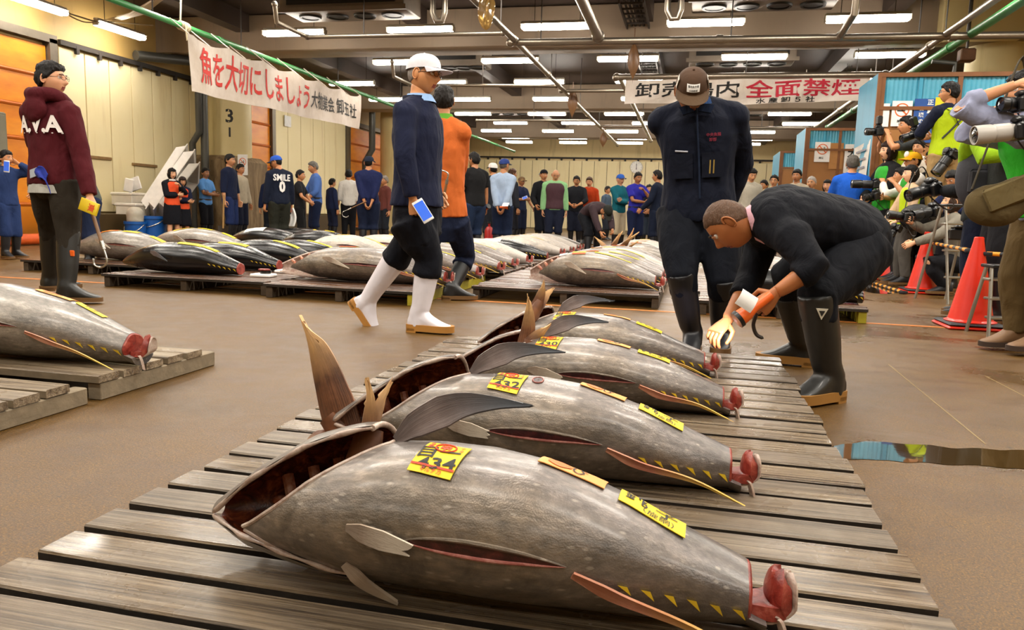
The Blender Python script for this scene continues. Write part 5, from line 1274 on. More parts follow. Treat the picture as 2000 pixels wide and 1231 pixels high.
def capf(a, b_, o=.0): 
    t = PI / 2 - .78 + 0; x = a; z = .075 + b_; w = math.cos(math.asin(min(.99, (z - .03) / .092))) ** .72
    return L_(x, -(.110 * w * math.sqrt(max(0, 1 - (x / (.087 * max(w, .3))) ** 2))) * 1.04 + .004 - .006 - o, z * 1.03)
mb = MB(); mb.sheet(lambda u, v: capf((u - .5) * .068, (v - .5) * .036), 8, 4, .002); mb.build('cap_patch', m_wht, e)
mb = MB(); write(mb, '築地魚市場', lambda a, b_: capf(a, b_, .0025), .0115, bold=.01, off=(0, .009)); write(mb, '大物競場', lambda a, b_: capf(a, b_, .0025), .0115, bold=.01, off=(0, -.01)); mb.build('cap_lettering', m_ink, e, False)
mb = MB()
for s_ in (-1, 1): mb.sheet(lambda u, v: L_(s_ * (.0885 - .012 * v - .002 * (u - .5)), -.045 + .055 * u, .042 + .055 * v), 5, 5, .003)
mb.build('cap_side_panel', M('#cfc6b8', .7), e)
def front(t0):
    def f(a, b_):
        x = a / 1.74; return at(min(.99, t0 + b_ / (.318 * 1.74)), (x, -.084 * math.sqrt(max(.05, 1 - (x / .165) ** 2)) - .006, 0))
    return f
f = front(.66); mb = MB(); write(mb, '中央魚類', f, .02, bold=.01, off=(.09, .03)); write(mb, '卸部', f, .02, bold=.01, off=(.085, .005)); mb.build('red_embroidery', M('#8a1c34', .7), e, False)
mb = MB()
for sx in (-1, 1): mb.sheet(lambda u, v: f(sx * .085 + (u - .5) * .12, -.06 - .13 * v), 8, 6, .006)
mb.build('chest_pocket', fabric('#0c101e'), e)
mb = MB(); mb.rtube([f(.0, .17), f(.004, .05), f(.01, -.12), f(.012, -.30)], .006, 6); mb.build('jacket_placket', fabric('#1a2438'), e)
mb = MB(); mb.tube([f(-.12, -.045), f(-.05, -.052)], .006, 8); mb.build('pen', M('#8a8a90', .3, .5), e); mb = MB(); [mb.tube([f(.07 + .02 * k, -.10), f(.066 + .02 * k, -.17)], .005, 6) for k in range(2)]; mb.build('pocket_clip', M('#c0a860', .3, .6), e)
mb = MB()
for sx in (-1, 1):
    g0 = [f(sx * .012, .15), f(sx * .075, .135), f(sx * .095, .175), f(sx * .045, .215)]; mb.prism(g0, (0, -.012, .004))
mb.build('lapel', fabric('#18233a'), e)
# bending man pinching tail meat
r0 = V((AT(1590, 755, 3.4).x, 3.75, 0)); YB_ = 3.72
FL = lambda p, h_=1.74: V((p.x, p.y, .0465 * h_ + .0))
D = person('man in dark sweater with pink collar bending low over the tuna tail with a flashlight', r0.x, r0.y, -90, 1.74, top='#0a0c14', sleeve='roll', pants='#0a0c13', fcol='#1b1a18', sole='#9a6c2e', hair='crop', hcol='#5c4230', hairth=.003, solez=.018, blouse=False, sk='#94582f', res=0, build=1.13, collar='#d8a8b4', hp=58, hy=-6,
  world=dict(neck=AT(1480, 432, YB_ - .12), bend=.7, arch=-.012, head=AT(1422, 436, YB_ - .14), shL=AT(1548, 468, YB_ - .30), shR=AT(1490, 468, YB_ + .10)), pel=('w', AT(1668, 462, YB_ + .06)),
  aL=('w', AT(1516, 572, YB_ - .42), (0, 0, 0), AT(1592, 522, YB_ - .40)), aR=('w', AT(1420, 626, YB_ - .16), (0, 0, 0), AT(1466, 545, YB_ + .06)), handL=(.8, .8, AT(1480, 606, YB_ - .43) - AT(1516, 572, YB_ - .42)), handR=(.5, .7, AT(1372, 672, YB_ - .28) - AT(1420, 626, YB_ - .16)), palmL=(-.2, .9, -.3), palmR=(-.2, -.1, -1),
  legs=dict(L=(('w', FL(AT(1622, 722, 3.47))), ('w', AT(1596, 582, 3.42))), R=(('w', FL(AT(1568, 684, 4.30))), ('w', AT(1535, 540, 4.05)))), bootlen=.235, fyaw=(42, -8), shirt_len=-.06, group='people near the front pallet')
e = D['e']; a = D['lg'][1][1].lerp(D['lg'][1][2], .12) ; mb = MB(); c0 = a + V((.084, .0, -.01)); R_ = Matrix.Rotation(0, 3, 'X')
for (s0, m0, o0) in ((.024, 0, 0), (.012, 1, .003)): mb.mi = m0; mb.prism([c0 + V((o0, -s0, s0 * .8)), c0 + V((o0, s0, s0 * .8)), c0 + V((o0, 0, -s0 * 1.2))], (.004, 0, 0))
mb.build('boot_emblem', [M('#d0c8b4', .5), M('#1b1a18', .5)], e, False)
flashlight(AT(1474, 600, YB_ - .47), AT(1440, 624, YB_ - .49) - AT(1500, 580, YB_ - .45), 'orange flashlight with black rim in the bending man hand', s=.95)
sheet_of_paper(AT(1458, 588, YB_ - .52), (1, .2, -.6), (.2, -1, .3), 'white paper square held with the orange flashlight', .07, .075)
e = empty('hand_hook', (0, 0, 0), 0, 'dark curved hook dangling under the bending man hand', 'hook', 'hand hooks'); p = AT(1478, 612, YB_ - .42); e.location = p
MB().rtube([(0, 0, 0), (-.01, 0, -.05), (.005, 0, -.09), (.035, 0, -.105)], [.008] * 15 + [.002], 8, 5).build('hook', M('#3a322c', .4, .5), e)
# torch light on the man's own hand
sp_ = bpy.data.lights.new('torch_beam', 'SPOT'); sp_.energy = 60; sp_.spot_size = .62; sp_.spot_blend = .3; sp_.shadow_soft_size = .015; sp_.color = (1, .88, 1)
so = bpy.data.objects.new('torch_beam', sp_); COL.objects.link(so); p0 = AT(1436, 627, YB_ - .50); put(so, p0, (0, 0, 1)); dv = AT(1398, 645, YB_ - .2) - p0; so.matrix_world = Matrix.Translation(p0) @ dv.to_track_quat('-Z', 'Y').to_matrix().to_4x4()
# man in the orange sweater
r0 = G(885, 586); YO = r0.y
D = person('man in an orange sweater with green collar seen from behind, hatchet hook in his belt', r0.x, r0.y, 172, 1.74, top='#c2622a', pants='#141c33', fcol='#121214', hair='short', hcol='#17100c', sk='#a8704a', res=0, collar='#5f9c34', hy=20, build=1.05, world=dict(neck=AT(866, 236, YO), bend=.3), pel=('w', AT(872, 425, YO)),
  aR=('w', AT(888, 380, YO + .28), (1, -.3, 0)), aL=('w', AT(846, 392, YO + .12), (-1, -.3, 0)), legs=dict(R=(('w', FL2(AT(880, 572, YO - .02))), (0, -1, 0)), L=(('w', AT(790, 570, YO + .3)), (0, -1, 0))), bootlen=.245, fpitch=(35, 0), shirt_len=-.0, fyaw=(0, -60), group='people near the front pallet')
hook_tool(AT(866, 388, YO - .2), AT(872, 345, YO - .2) - AT(862, 395, YO - .2), 'wooden hatchet handle hook tucked at the back of the orange sweater man', .2, (1, 0, 0))
flashlight(AT(850, 390, YO - .16), (.15, -.3, 1), 'red and white flashlight on the orange sweater man belt', M('#c81e1e', .4), .9)
# ---------------------------------------------------------------- booths along the right side
m_booth = wall_mat('booth_plywood', '#a8743c', '#94622e', '#6a4218'); m_wf = M('#7a4a20', .6, var=.25, nscale=8)
def blue_mat():
    m, t, b = newmat('blue_corrugated'); co = coords(t); n = noi(t, co, 1.5, 4)
    t.links.new(ramp(t, n, [(.3, '#3aa0c4'), (.7, '#6cc4dc')]), b.inputs['Base Color']); b.inputs['Roughness'].default_value = .3
    b.inputs['Transmission Weight'].default_value = .2; return m
m_blue = blue_mat(); m_bluep = wall_mat('blue_paint', '#3f9fc0', '#358cae', '#2a6680')
def no_smoking(e, o, u, v, w, h, name='no_smoking_poster'):
    p = MB(); n_ = V(u).cross(V(v)); f = flat(V(o) - n_ * .0, u, v); p.sheet(lambda a, b: f((a - .5) * w, (b - .5) * h), 2, 2, .004); q = p.build(name, m_wht, e)
    g = lambda a, b: f(a, b + h * .14) + n_ * .005
    m1 = MB(); r = w * .36
    m1.grid(lambda a, b: g((r - .16 * r * b) * math.cos(2 * PI * a), (r - .16 * r * b) * math.sin(2 * PI * a)), 32, 1)
    m1.grid(lambda a, b: g((a - .5) * 1.8 * r * .72 + (b - .5) * .14 * r, -(a - .5) * 1.8 * r * .72 + (b - .5) * .14 * r), 1, 1); m1.build('prohibition_ring', M('#e0641e', .6), q, False)
    m2 = MB(); m2.grid(lambda a, b: g((a - .6) * 1.1 * r, (b - .5) * .16 * r - .12 * r), 1, 1)
    for k in range(2): m2.tube([g(r * (.25 + .14 * k), .0), g(r * (.3 + .12 * k), .15 * r), g(r * (.2 + .14 * k), .28 * r), g(r * (.3 + .12 * k), .42 * r)], r * .04, 5)
    write(m2, '禁煙', lambda a, b: f(a, b) + n_ * .005, w * .16, bold=.02, off=(-.05 * w, -.3 * h)); m2.build('cigarette_print', m_ink, q, False)
def booth(y0, depth, x0, x1, zt, label, face=(), wing_poster=False):
    e = empty('trading_booth', (x0, y0, 0), 0, label, 'booth', 'booths along the right'); W = x1 - x0
    mb = MB()
    for x in (0.03, W * .455, W - .03): mb.box((x, 0, zt / 2), (.06, .07, zt))
    mb.box((W / 2, 0, zt - .03), (W, .08, .06)); mb.box((W / 2, 0, zt - .50), (W, .08, .05)); mb.build('frame', m_wf, e, False)
    MB().box((W / 2, .02, (zt - .53) / 2), (W - .02, .03, zt - .54)).build('plywood_panel', m_booth, e, False)
    for k, (a, b) in enumerate(((.06, W * .455 - .03), (W * .455 + .03, W - .06))):
        mb = MB(); n = int((b - a) / .03); mb.sheet(lambda u, v: V((a + (b - a) * u, .01 + .008 * math.sin(u * n * PI), zt - .47 + .41 * v)), n * 2, 2, .004); mb.build('blue_window', m_blue, e)
        MB().box(((a + b) / 2, -.005, zt - .265), (.05, .012, .41)).build('window_bar', m_bluep, e, False)
    MB().box((-.02, depth / 2, zt / 2), (.04, depth, zt)).build('blue_side_panel', m_bluep, e, False)
    MB().box((-.02, -.02, zt / 2), (.05, .05, zt)).build('corner_post', m_wf, e, False)
    return e
BY, BX = 12.3, AT(1722, 143, 12.3).x; BZ = AT(1722, 143, 12.3).z
b1 = booth(BY, 1.3, BX, BX + 2.3, BZ, 'brown booth with blue windows nearest the photographers')
Y2 = AX(1578, 250, BX).y; b2_ = booth(Y2, 1.6, BX, BX + 1.6, AT(1578, 250, Y2).z, 'brown booth with blue windows behind the blue jacket man')
Y3_ = AX(1527, 295, BX).y; b3 = booth(Y3_, 2.0, BX, BX + 1.6, AT(1527, 295, Y3_).z, 'farthest brown booth with a blue window')
def poster(e, Y, c, w, h, draw=None, col=None, name='poster'):
    p = AT(c[0], c[1], Y - .025) - e.location
    q = MB().sheet(lambda a, b: p + V(((a - .5) * w, 0, (b - .5) * h)), 2, 2, .004).build(name, col or m_wht, e)
    if draw: mb = MB(); draw(mb, lambda a, b: p + V((a, -.005, b))); mb.build('print', m_ink if col is None or col == m_yelp else m_wht, q, False)
m_yelp = M('#e8d020', .6); m_blup = M('#1c4c96', .6)
p = AT(1761, 222, BY - .03) - b1.location; no_smoking(b1, p, (1, 0, 0), (0, 0, 1), .27, .36)
poster(b1, BY, (1727, 225), .13, .33)
def dr(mb, f):
    for i, c in enumerate('正量取引は'): write(mb, c, f, .085, bold=.025, off=(.075, .26 - .115 * i))
    for i, c in enumerate('日頃の努力から'): write(mb, c, f, .07, bold=.025, off=(-.035, .17 - .088 * i))
poster(b1, BY, (1803, 236), .27, .62, dr, m_blup)
def dr(mb, f):
    for i, c in enumerate('火の用心'): write(mb, c, f, .12, bold=.02, off=(.06, .2 - .14 * i))
poster(b1, BY, (1843, 232), .26, .6, dr, m_yelp)
poster(b1, BY, (1890, 222), .34, .22, lambda mb, f: [write(mb, '築地市場', f, .05, bold=.01, off=(0, .05)), write(mb, '卸売場', f, .05, bold=.01, off=(0, -.03))])
p = AT(1606, 297, Y2 - .03) - b2_.location; no_smoking(b2_, p, (1, 0, 0), (0, 0, 1), .34, .46)
def dr(mb, f):
    for i, c in enumerate('大卸'): write(mb, c, f, .22, bold=.03, off=(0, .13 - .26 * i))
poster(b2_, Y2, (1664, 310), .34, .66, dr)
poster(b2_, Y2, (1633, 305), .3, .6, None, M('#b07c44', .7))
mb = MB(); xw = BX - .045
mb.sheet(lambda u, v: V((-.048 - .012 * math.sin(4 * v + 3 * u), .12 + 1.05 * u, 1.02 + 1.0 * v - .05 * u)), 8, 8, .004); q = mb.build('notice_sheet', cloth_mat('notice_paper', '#e8e4dc', '#d0ccc4'), b1)
mb = MB()
for k in range(6): mb.box((-.066, .62, 1.88 - .13 * k), (.002, .7, .03))
mb.build('notice_print', M('#8a8a94', .7), q, False)
e = empty('control_box', AT(1935, 108, 13.9) + V((0, 0, -.1)), 0, 'rusty brown box fixed high above the booths', 'box'); MB().box((-.35, 0, .1), (.22, .2, .2), bev=.02).build('casing', M('#6a4424', .7, var=.4), e); MB().tube([(-.35, 0, .18), (-.35, 0, 4.7 - e.location.z)], .02, 6).build('bracket', m_rod, e)
# ---------------------------------------------------------------- stands for the photographers
m_step = M('#1c1b1a', .6)
def platform(x0, x1, y0, y1, z, label):
    e = empty('step_platform', ((x0 + x1) / 2, (y0 + y1) / 2, 0), 0, label, 'platform'); MB().box((0, 0, z - .02), (x1 - x0, y1 - y0, .04), bev=.008).build('deck', m_step, e)
    for sx in (-1, 1):
        for sy in (-1, 1): MB().box((sx * ((x1 - x0) / 2 - .04), sy * ((y1 - y0) / 2 - .04), (z - .04) / 2), (.05, .05, z - .04)).build('leg', m_steel, e, False)
platform(2.75, 3.8, 11.1, 12.2, .42, 'black platform at the booth with standing photographers')
platform(2.95, 3.7, 10.35, 11.0, .72, 'high black platform under the photographer with two cameras')

# ---------------------------------------------------------------- the crowd
def by_top(px, top, H): p = G(px, top, H); return p.x, p.y
def by_y(px, top, Y, z=0.0): p = AT(px, top, Y); return p.x, Y, p.z - z
BT_ = 'buyers and staff across the hall'
def P1(label, px, ty, H=None, Y=None, yaw=0, **k):
    if Y is None: x, y = by_top(px, ty, H)
    else: x, y, h_ = by_y(px, ty, Y, k.get('z', 0)); H = H or h_
    if H < 1.5: k.setdefault('build', .94)
    yaw += math.degrees(math.atan2(-x, y))              # the yaw is given as seen from the camera side
    return person(label, x, y, yaw, H, group=k.pop('group', BT_), res=k.pop('res', 1), **k)
P1('man in navy work clothes with a phone at his ear by the orange door', 9, 296, Y=8.0, yaw=35, top='#22335c', pants='#22335c', aR='down', aL='ear', hy=10)
phone(AT(13, 325, 7.85), (.1, 0, 1), (.3, -1, 0), 'phone at the ear of the man by the orange door')
P1('stooping worker half hidden behind the maroon sweatshirt man', 172, 338, 1.5, Y=7.4, yaw=-70, top='#4a4f48', pants='#16203a', lean=28, aL='reach', aR='reach', legs=dict(L=((.12, -.06, .053), (0, -1, 0)), R=((-.05, .10, .053), (0, -1, 0))))
P1('woman in orange vest with a hand at her chin beside the white tubs', 334, 330, Y=12.75, yaw=30, top='#14161f', pants='#12131a', vest='#f0582c', hair='bob', skirt=True, foot='shoe', aR='crossin', aL='chin', sk='#d09a74', collar='#e8e4e0', hp=6)
P1('second woman in orange vest with folded arms behind the first', 355, 346, Y=13.05, yaw=15, top='#1a2038', pants='#12131a', vest='#f0582c', hair='bob', hcol='#2a1a12', skirt=True, foot='shoe', aR='cross', aL='crossin', sk='#c08a62', hp=16)
P1('man in a short sleeved light blue shirt, arms folded, by the boarded column', 400, 330, Y=14.5, yaw=40, top='#5f97d8', sleeve='short', pants='#15151a', aR='cross', aL='crossin', hair='crop', sk='#8a5a38', belt='#3a2414')
D1 = P1('man in a dark navy jumper with a shovel in front of the column', 447, 303, 1.74, yaw=62, top='#141c36', sleeve='roll', pants='#1e2c56', aR='down', aL='hang', sk='#b07a54')
P1('man in a pale jacket partly hidden behind the shovel man', 468, 322, Y=14.6, yaw=50, top='#b0a48e', pants='#161c30', aL='hang', hair='short')
D2 = P1('man in a blue cap and a dark sweatshirt printed with white letters', 545, 305, 1.62, yaw=-160, top='#131a2c', pants='#26271f', fcol='#1a2440', hair='short', cap=('#2a56b8', '#3c3c4c'), hp=14, hy=45, aL='down', aR='hang', build=1.06)
at, h_ = D2['at'], D2['h']
def back2(t0):
    return lambda a, b_: at(min(.99, t0 + b_ / (.318 * h_)), (-a / h_, .0805 * math.sqrt(max(.05, 1 - (a / h_ / .15) ** 2)) + .008, 0))
mb = MB(); write(mb, 'SMILE', back2(.78), .12, .15, .03); write(mb, '0', back2(.48), .2, .24, .05); mb.build('back_lettering', M('#ece8e4', .7), D2['e'], False)
P1('dark haired man behind the lettered sweatshirt', 528, 338, Y=14.4, yaw=170, top='#141d38', pants='#14181f')
P1('man in black looking towards the blue shirt man', 585, 334, Y=13.6, yaw=75, top='#17171a', sleeve='short', pants='#141416', hair='crop', aR='front', aL='front')
D3 = P1('grey haired man in a blue shirt holding a white flashlight pad', 616, 317, 1.66, yaw=-78, top='#4a6cae', sleeve='roll', pants='#18223e', hair='crop', hcol='#6a6660', aR='front', aL='hold', hp=12, belt='#111114')
P1('man in dark navy behind the blue shirt man', 648, 350, Y=17, yaw=120, top='#1a2444', pants='#1a2036')
P1('man in a white shirt and black trousers turned away', 681, 333, 1.66, yaw=178, top='#d8d4cc', sleeve='roll', pants='#131318', foot='shoe')
D4 = P1('man in a navy and black jacket and cap, hands clasped behind', 720, 307, 1.72, yaw=178, top='#171f46', sleeve='mid', pants='#172038', cap=('#1c2436', '#27304a'), aL='back', aR='back', hy=-25, build=1.12)
P1('bald man glimpsed between the navy jacket and the walking man', 752, 345, Y=16, yaw=-60, top='#6a3a34', pants='#20242c', hair='crop', hcol='#8a8278')
D5 = P1('stocky man in a black polo shirt holding an orange flashlight', 928, 300, 1.74, yaw=-145, top='#161618', sleeve='short', pants='#1c2a44', aL='hang', aR='down', build=1.16, hair='short', sk='#9a6440', hy=15)
D6 = P1('man in a pale blue shirt and cap holding things behind his back', 984, 312, 1.7, yaw=170, top='#9fb2cc', pants='#18233c', cap=('#2a3c78', '#3c4048'), hair='crop', hcol='#55504a', aL='back', aR='back', hy=-30)
P1('masked dark haired man half behind the pale blue shirt', 964, 320, Y=14.6, yaw=-150, top='#20242c', pants='#20242c', cap=('#e4e0dc', '#16161a'))
P1('brown haired man half hidden behind the pale blue shirt', 1000, 331, Y=17.5, yaw=120, top='#2a2c34', pants='#22242c', hcol='#4a2e1c')
D7 = P1('young man in navy short sleeves and brown cap holding a thin hook', 1018, 347, 1.68, yaw=40, top='#1c2440', sleeve='short', pants='#151c30', cap=('#6a5238', '#8a7048'), aL='hold', aR='camlow', sk='#8a5836')
P1('man in a black jacket and pale blue fronted cap behind the vest man', 1062, 333, Y=17.3, yaw=20, top='#15161a', pants='#1a1e2a', cap=('#141418', '#7ab0dc'), capback=True, aR='hold')
P1('stout elderly man in a plum waistcoat over pale green sleeves', 1085, 331, 1.72, yaw=6, top='#8cc088', pants='#1c2236', vest='#4a3038', hair='bald', hcol='#c8c0b4', hp=24, sk='#b07c58', build=1.2, aL='hang', aR='hang')
P1('smiling man in black shirt with clasped hands beside the red sweater', 1127, 345, 1.7, yaw=-8, top='#1a1c22', sleeve='roll', pants='#1c2030', aL='front', aR='front', glasses=True, hp=8, build=1.1)
P1('man in a rust red sweater standing behind the stooping figure', 1152, 347, 1.7, yaw=-8, top='#b03a14', pants='#26262e', hair='crop', hcol='#4a3222', sk='#c48a64', hp=12, aL='hang', aR='hang')
pb_ = G(1150, 500, 0)
P1('stooping man in a plum sweater and dark cap inspecting a tail mid hall', 1160, 400, 1.7, Y=pb_.y, yaw=32, top='#3a2c30', pants='#14161c', cap=('#23241f', '#2c2c28'), lean=104, hp=72, pel=(0, .12, .46), aR=((.12, -.40, .20), (1, .3, 0)), aL=((.0, -.42, .24), (1, .3, 0)), legs=dict(L=((.07, .03, .053), (0, -1, 0)), R=((-.09, -.05, .053), (0, -1, 0))))
P1('man in a grey blue jacket far behind the teal sweater', 1186, 365, Y=23, yaw=60, top='#4a5a6c', pants='#2a2e38')
P1('man in a teal sweater, blue cap and khaki trousers with folded arms', 1211, 342, 1.68, yaw=38, top='#12606e', pants='#c2b498', cap=('#2858b0', '#2a4a90'), aL='crossin', aR='cross', hair='crop', hcol='#8a7c6c', sk='#b88260')
P1('man in a violet blue polo shirt with a hand on his cheek', 1245, 338, Y=16.8, yaw=26, top='#2a2a9a', sleeve='short', pants='#1a2444', aL='chin', aR='cross', hair='crop', hp=10, belt='#101014', sk='#94603c')
P1('person in black behind the violet polo man', 1268, 362, Y=19, yaw=10, top='#17181c', pants='#2a3340', aL='front', aR='front', sk='#c08a64')
P1('man in dark navy at the edge of the brown capped man', 1286, 338, 1.7, Y=16, yaw=-110, top='#141c30', pants='#141c30', aR='hold', aL='hold')
P1('man in a pale grey work jacket beyond the bending man', 1467, 330, 1.7, yaw=22, top='#b0a898', pants='#5a5850', hp=18, sk='#b88058')
P1('man with glasses beside the pale grey work jacket', 1494, 352, 1.64, Y=18, yaw=-40, top='#6a4a3a', pants='#2a2a30', glasses=True)
P1('smiling man with glasses in front of the farthest booth', 1513, 344, 1.68, yaw=-10, top='#c8b890', pants='#2a2a30', glasses=True, hair='crop', sk='#b07a54')
P1('smiling dark haired man next to the middle booth', 1558, 333, 1.7, yaw=-18, top='#a89c88', pants='#2a2a30', sk='#9a6440')
P1('grey haired man low behind the bending man back', 1586, 352, 1.6, Y=15.6, yaw=-20, top='#9a948c', pants='#2a2a30', hair='crop', hcol='#b8b0a8', sk='#b88058')
P1('long haired woman in front of the middle booth', 1618, 350, 1.56, Y=15.8, yaw=-25, top='#1a1a20', pants='#20202a', hair='long', sk='#c8906c')
P1('man in a bright blue zip jacket seen from behind', 1667, 306, 1.72, yaw=182, top='#1c58c0', pants='#22242c', foot='shoe', hair='crop', hcol='#5a544e', build=1.1, aL='front', aR='front', res=1, collar='#164aa6')
# things they hold
shv = D1['wristR']; e = empty('shovel', shv + V((.02, -.04, 0)), 0, 'shovel with a pale wooden shaft held by the navy jumper man', 'shovel')
MB().tube([(0, 0, .1), (-.03, 0, -.55)], .018, 8).build('shaft', M('#b08a54', .5), e); mb = MB(); mb.sheet(lambda u, v: V((-.03 + (v - .5) * .24 * (1 - .2 * u), .03 * math.cos(3 * (v - .5)), -.5 - .30 * u)), 6, 8, .006); mb.build('blade', M('#4a4238', .5, .4), e)
w = D2['wristR']; e = empty('paper_wad', w + V((.0, -.03, -.05)), 0, 'white paper hanging from the lettered sweatshirt man hand', 'paper'); MB().sheet(lambda u, v: V((.05 * math.sin(3 * u) + (v - .5) * .12, .02 * math.sin(6 * v), -.32 * u)), 6, 6, .004).build('sheet', m_wht, e)
flashlight(w + V((-.03, -.05, -.06)), (.2, -.3, -1), 'orange flashlight held with white paper by the lettered sweatshirt man')
flashlight(D3['wristR'] + V((.02, -.07, 0)), (-1, -.3, -.2), 'orange flashlight with white pad held by the grey haired man', s=1.0); sheet_of_paper(D3['wristR'] + V((.02, -.1, .06)), (1, 0, .3), (.2, -.6, 1), 'white note pad on the grey haired man flashlight')
hook_tool(D3['wristL'] + V((0, -.03, .0)), (0.02, 0, -1), 'wooden hook hanging from the grey haired man hand', .5, (1, 0, 0))
hook_tool(D4['wristL'] + V((0, -.05, .0)), (-1, -.3, -.5), 'hook held behind the back of the navy and black jacket man', .4)
flashlight(D5['wristR'] + V((.0, -.04, -.02)), (.6, -.5, .4), 'orange flashlight held by the stocky black polo man', s=1.15)
flashlight(D6['wristR'] + V((.03, -.08, 0)), (1, -.2, .0), 'red flashlight held behind the pale blue shirt man'); sheet_of_paper(D6['wristR'] + V((.06, -.12, .05)), (1, 0, 0), (0, -.5, 1), 'white pad held behind the pale blue shirt man', .14, .11)
hook_tool(D7['wristL'] + V((0, -.03, 0)), (.5, -.1, -.5), 'thin wooden hook held by the young man in the brown cap', .5); phone(D7['wristR'] + V((-.02, -.06, .05)), (1, 0, .4), (.2, -1, .2), 'phone held up by the young man in the brown cap')
# ---------------------------------------------------------------- the photographers on the right
PG_ = 'photographers behind the cones'
LIME, GRN = '#b4cc14', '#2c9c2c'
p = P1('photographer in grey shirt and lime vest with a raised camera by the booth', 1776, 230, Y=11.8, z=.42, yaw=-72, top='#3c4042', sleeve='short', pants='#2a2a2e', vest=LIME, aL='cam', aR='cam', group=PG_)
photo_camera((p['wristL'] + p['wristR']) / 2 + V((-.10, -.03, .04)), (-1, -.25, -.03), 'black camera with flash raised by the grey shirted photographer', s=1.2, flash=True)
P1('woman with a short bob and a green vest looking aside', 1740, 279, Y=11.75, z=.0, yaw=-62, top='#141416', pants='#1a1a1e', vest=GRN, hair='bob', hcol='#2a1812', sk='#c89470', group=PG_, aL='front', aR='front')
p = P1('tall photographer in lime vest and khaki trousers with two cameras', 1860, 163, Y=10.6, z=.72, yaw=-138, top='#141a2e', pants='#a88a5c', vest=LIME, glasses=True, aL='camlow', aR='camlow', foot='shoe', group=PG_, hy=38, res=0)
photo_camera((p['wristL'] + p['wristR']) / 2 + V((-.12, -.02, .03)), (-1, -.3, -.4), 'black camera held at the waist by the tall lime vest photographer', s=1.25, flash=True, ll=.14)
photo_camera(AT(1858, 300, 10.25), (-.6, -.2, -.9), 'second black camera hanging at the hip of the tall photographer', s=1.3, ll=.2, r=.05)
e = p['e']; mb = MB(); rg = p['ring']
A_ = lambda t, x, yy: p['at'](t, (x, yy, 0))
for s_ in (-1, 1): mb.rtube([A_(.97, s_ * .06, 0), A_(.86, s_ * .055, .082), A_(.6, s_ * -.01, .086), A_(.3, s_ * -.09, .06)], .011, 6, 6, flat=.4)
mb.build('harness_strap', m_cam, e)
P1('man with a pale shirt half hidden between two photographers', 1797, 276, Y=11.45, z=.42, yaw=-30, top='#cfc4b4', pants='#2a2a2e', group=PG_, sk='#b07a54', aL='front', aR='front')
p = P1('photographer in a yellow cap with white front and white shirt', 1788, 300, Y=11.0, yaw=-68, top='#dcd8d2', sleeve='short', pants='#22242a', vest=GRN, cap=('#e8a818', '#e8a010'), glasses=True, aR='camlow', aL='chin', group=PG_, sk='#a06a44')
photo_camera(p['wristR'] + V((-.10, -.04, .02)), (-1, -.3, -.2), 'camera held low by the yellow capped photographer', s=1.1)
q0 = p['hc'] + p['Rh'] @ V((0, -.085, .085)); MB().ball(q0, (.05, .03, .045), 12, 8).build('cap_front', M('#e8e4e0', .7), p['e'])
p = P1('crouching photographer in white aiming a long lens past the cone', 1764, 330, Y=11.35, H=1.52, yaw=-82, top='#dcd8d0', pants='#1c1c20', vest=LIME, aL='cam', aR='cam', group=PG_, hair='short')
photo_camera((p['wristL'] + p['wristR']) / 2 + V((-.08, -.02, -.02)), (-1, -.12, .0), 'black camera with a very long lens aimed past the blue jacket man', s=1.1, ll=.26, r=.05)
p = P1('woman in a beige striped top, lime vest and grey trousers beside a cone', 1783, 326, Y=10.55, yaw=-70, top='#c8a888', pants='#55514c', vest=LIME, hair='long', hcol='#120c0a', foot='shoe', sk='#d09c78', group=PG_, aR=((.10, -.15, .52), (1, .8, -.2)), aL='hold', res=1, build=.9)
e = empty('shoulder_bag', AT(1792, 425, 10.3), 0, 'black shoulder bag hanging at the striped top woman hip', 'bag'); mb = MB(); mb.ball((0, 0, 0), (.22, .11, .17), 16, 10); mb.box((0, 0, .03), (.30, .16, .2), bev=.05); remesh(mb, .02, 4).build('bag_body', M('#17171a', .55, bmp=.2), e); MB().rtube([(-.15, 0, .12), (-.10, .05, .45), (.02, .08, .62), (.12, .05, .4), (.16, 0, .1)], .014, 6, 5, flat=.4).build('strap', m_cam, e)
photo_camera(AT(1750, 445, 10.3), (-.5, -.4, -.8), 'camera dangling from the striped top woman hand above the cone', s=1.0, ll=.1)
P1('man with glasses and dark jumper behind the striped top woman', 1826, 296, Y=10.95, yaw=-50, top='#1c1c22', pants='#1a1a1e', glasses=True, collar='#8a8a88', group=PG_, aL='front', aR='front', sk='#b8845e')
p = P1('dark haired man in navy looking down at his camera', 1870, 347, Y=9.95, H=1.42, yaw=-40, top='#1a2244', pants='#1c1c22', hp=28, aL='camlow', aR='camlow', group=PG_, sk='#a8704a', vest='#1c1c20')
photo_camera((p['wristL'] + p['wristR']) / 2 + V((-.06, -.08, .0)), (-.8, -.5, -.2), 'black camera with a hood held by the man looking down', s=1.3, ll=.22, r=.05)
xc = AT(1862, 405, 9.45)
p = person('crouching man in a grey sweater leaning on the middle cone', xc.x, 9.45, -88, 1.6, top='#7a7468', pants='#131318', hair='bob', hcol='#3a2416', foot='shoe', pel=(0, .06, .24), lean=14, hp=-6, aR=((.07, -.24, .50), (1, .3, -.6)), aL=((.10, -.26, .36), (1, .2, -.6)), legs=dict(L=((.09, -.02, .053), (.2, -1, .4)), R=((-.09, -.02, .053), (-.2, -1, .4))), group=PG_, sk='#c08c68')
photo_camera(p['wristR'] + V((-.06, -.02, .06)), (-1, -.2, .1), 'camera raised by the crouching grey sweater man', s=1.15, ll=.16)
photo_camera(AT(1872, 458, 8.6), (0, 1, .0), 'camera seen from the back with a square screen on the silver stepladder', s=1.2, strap=False)
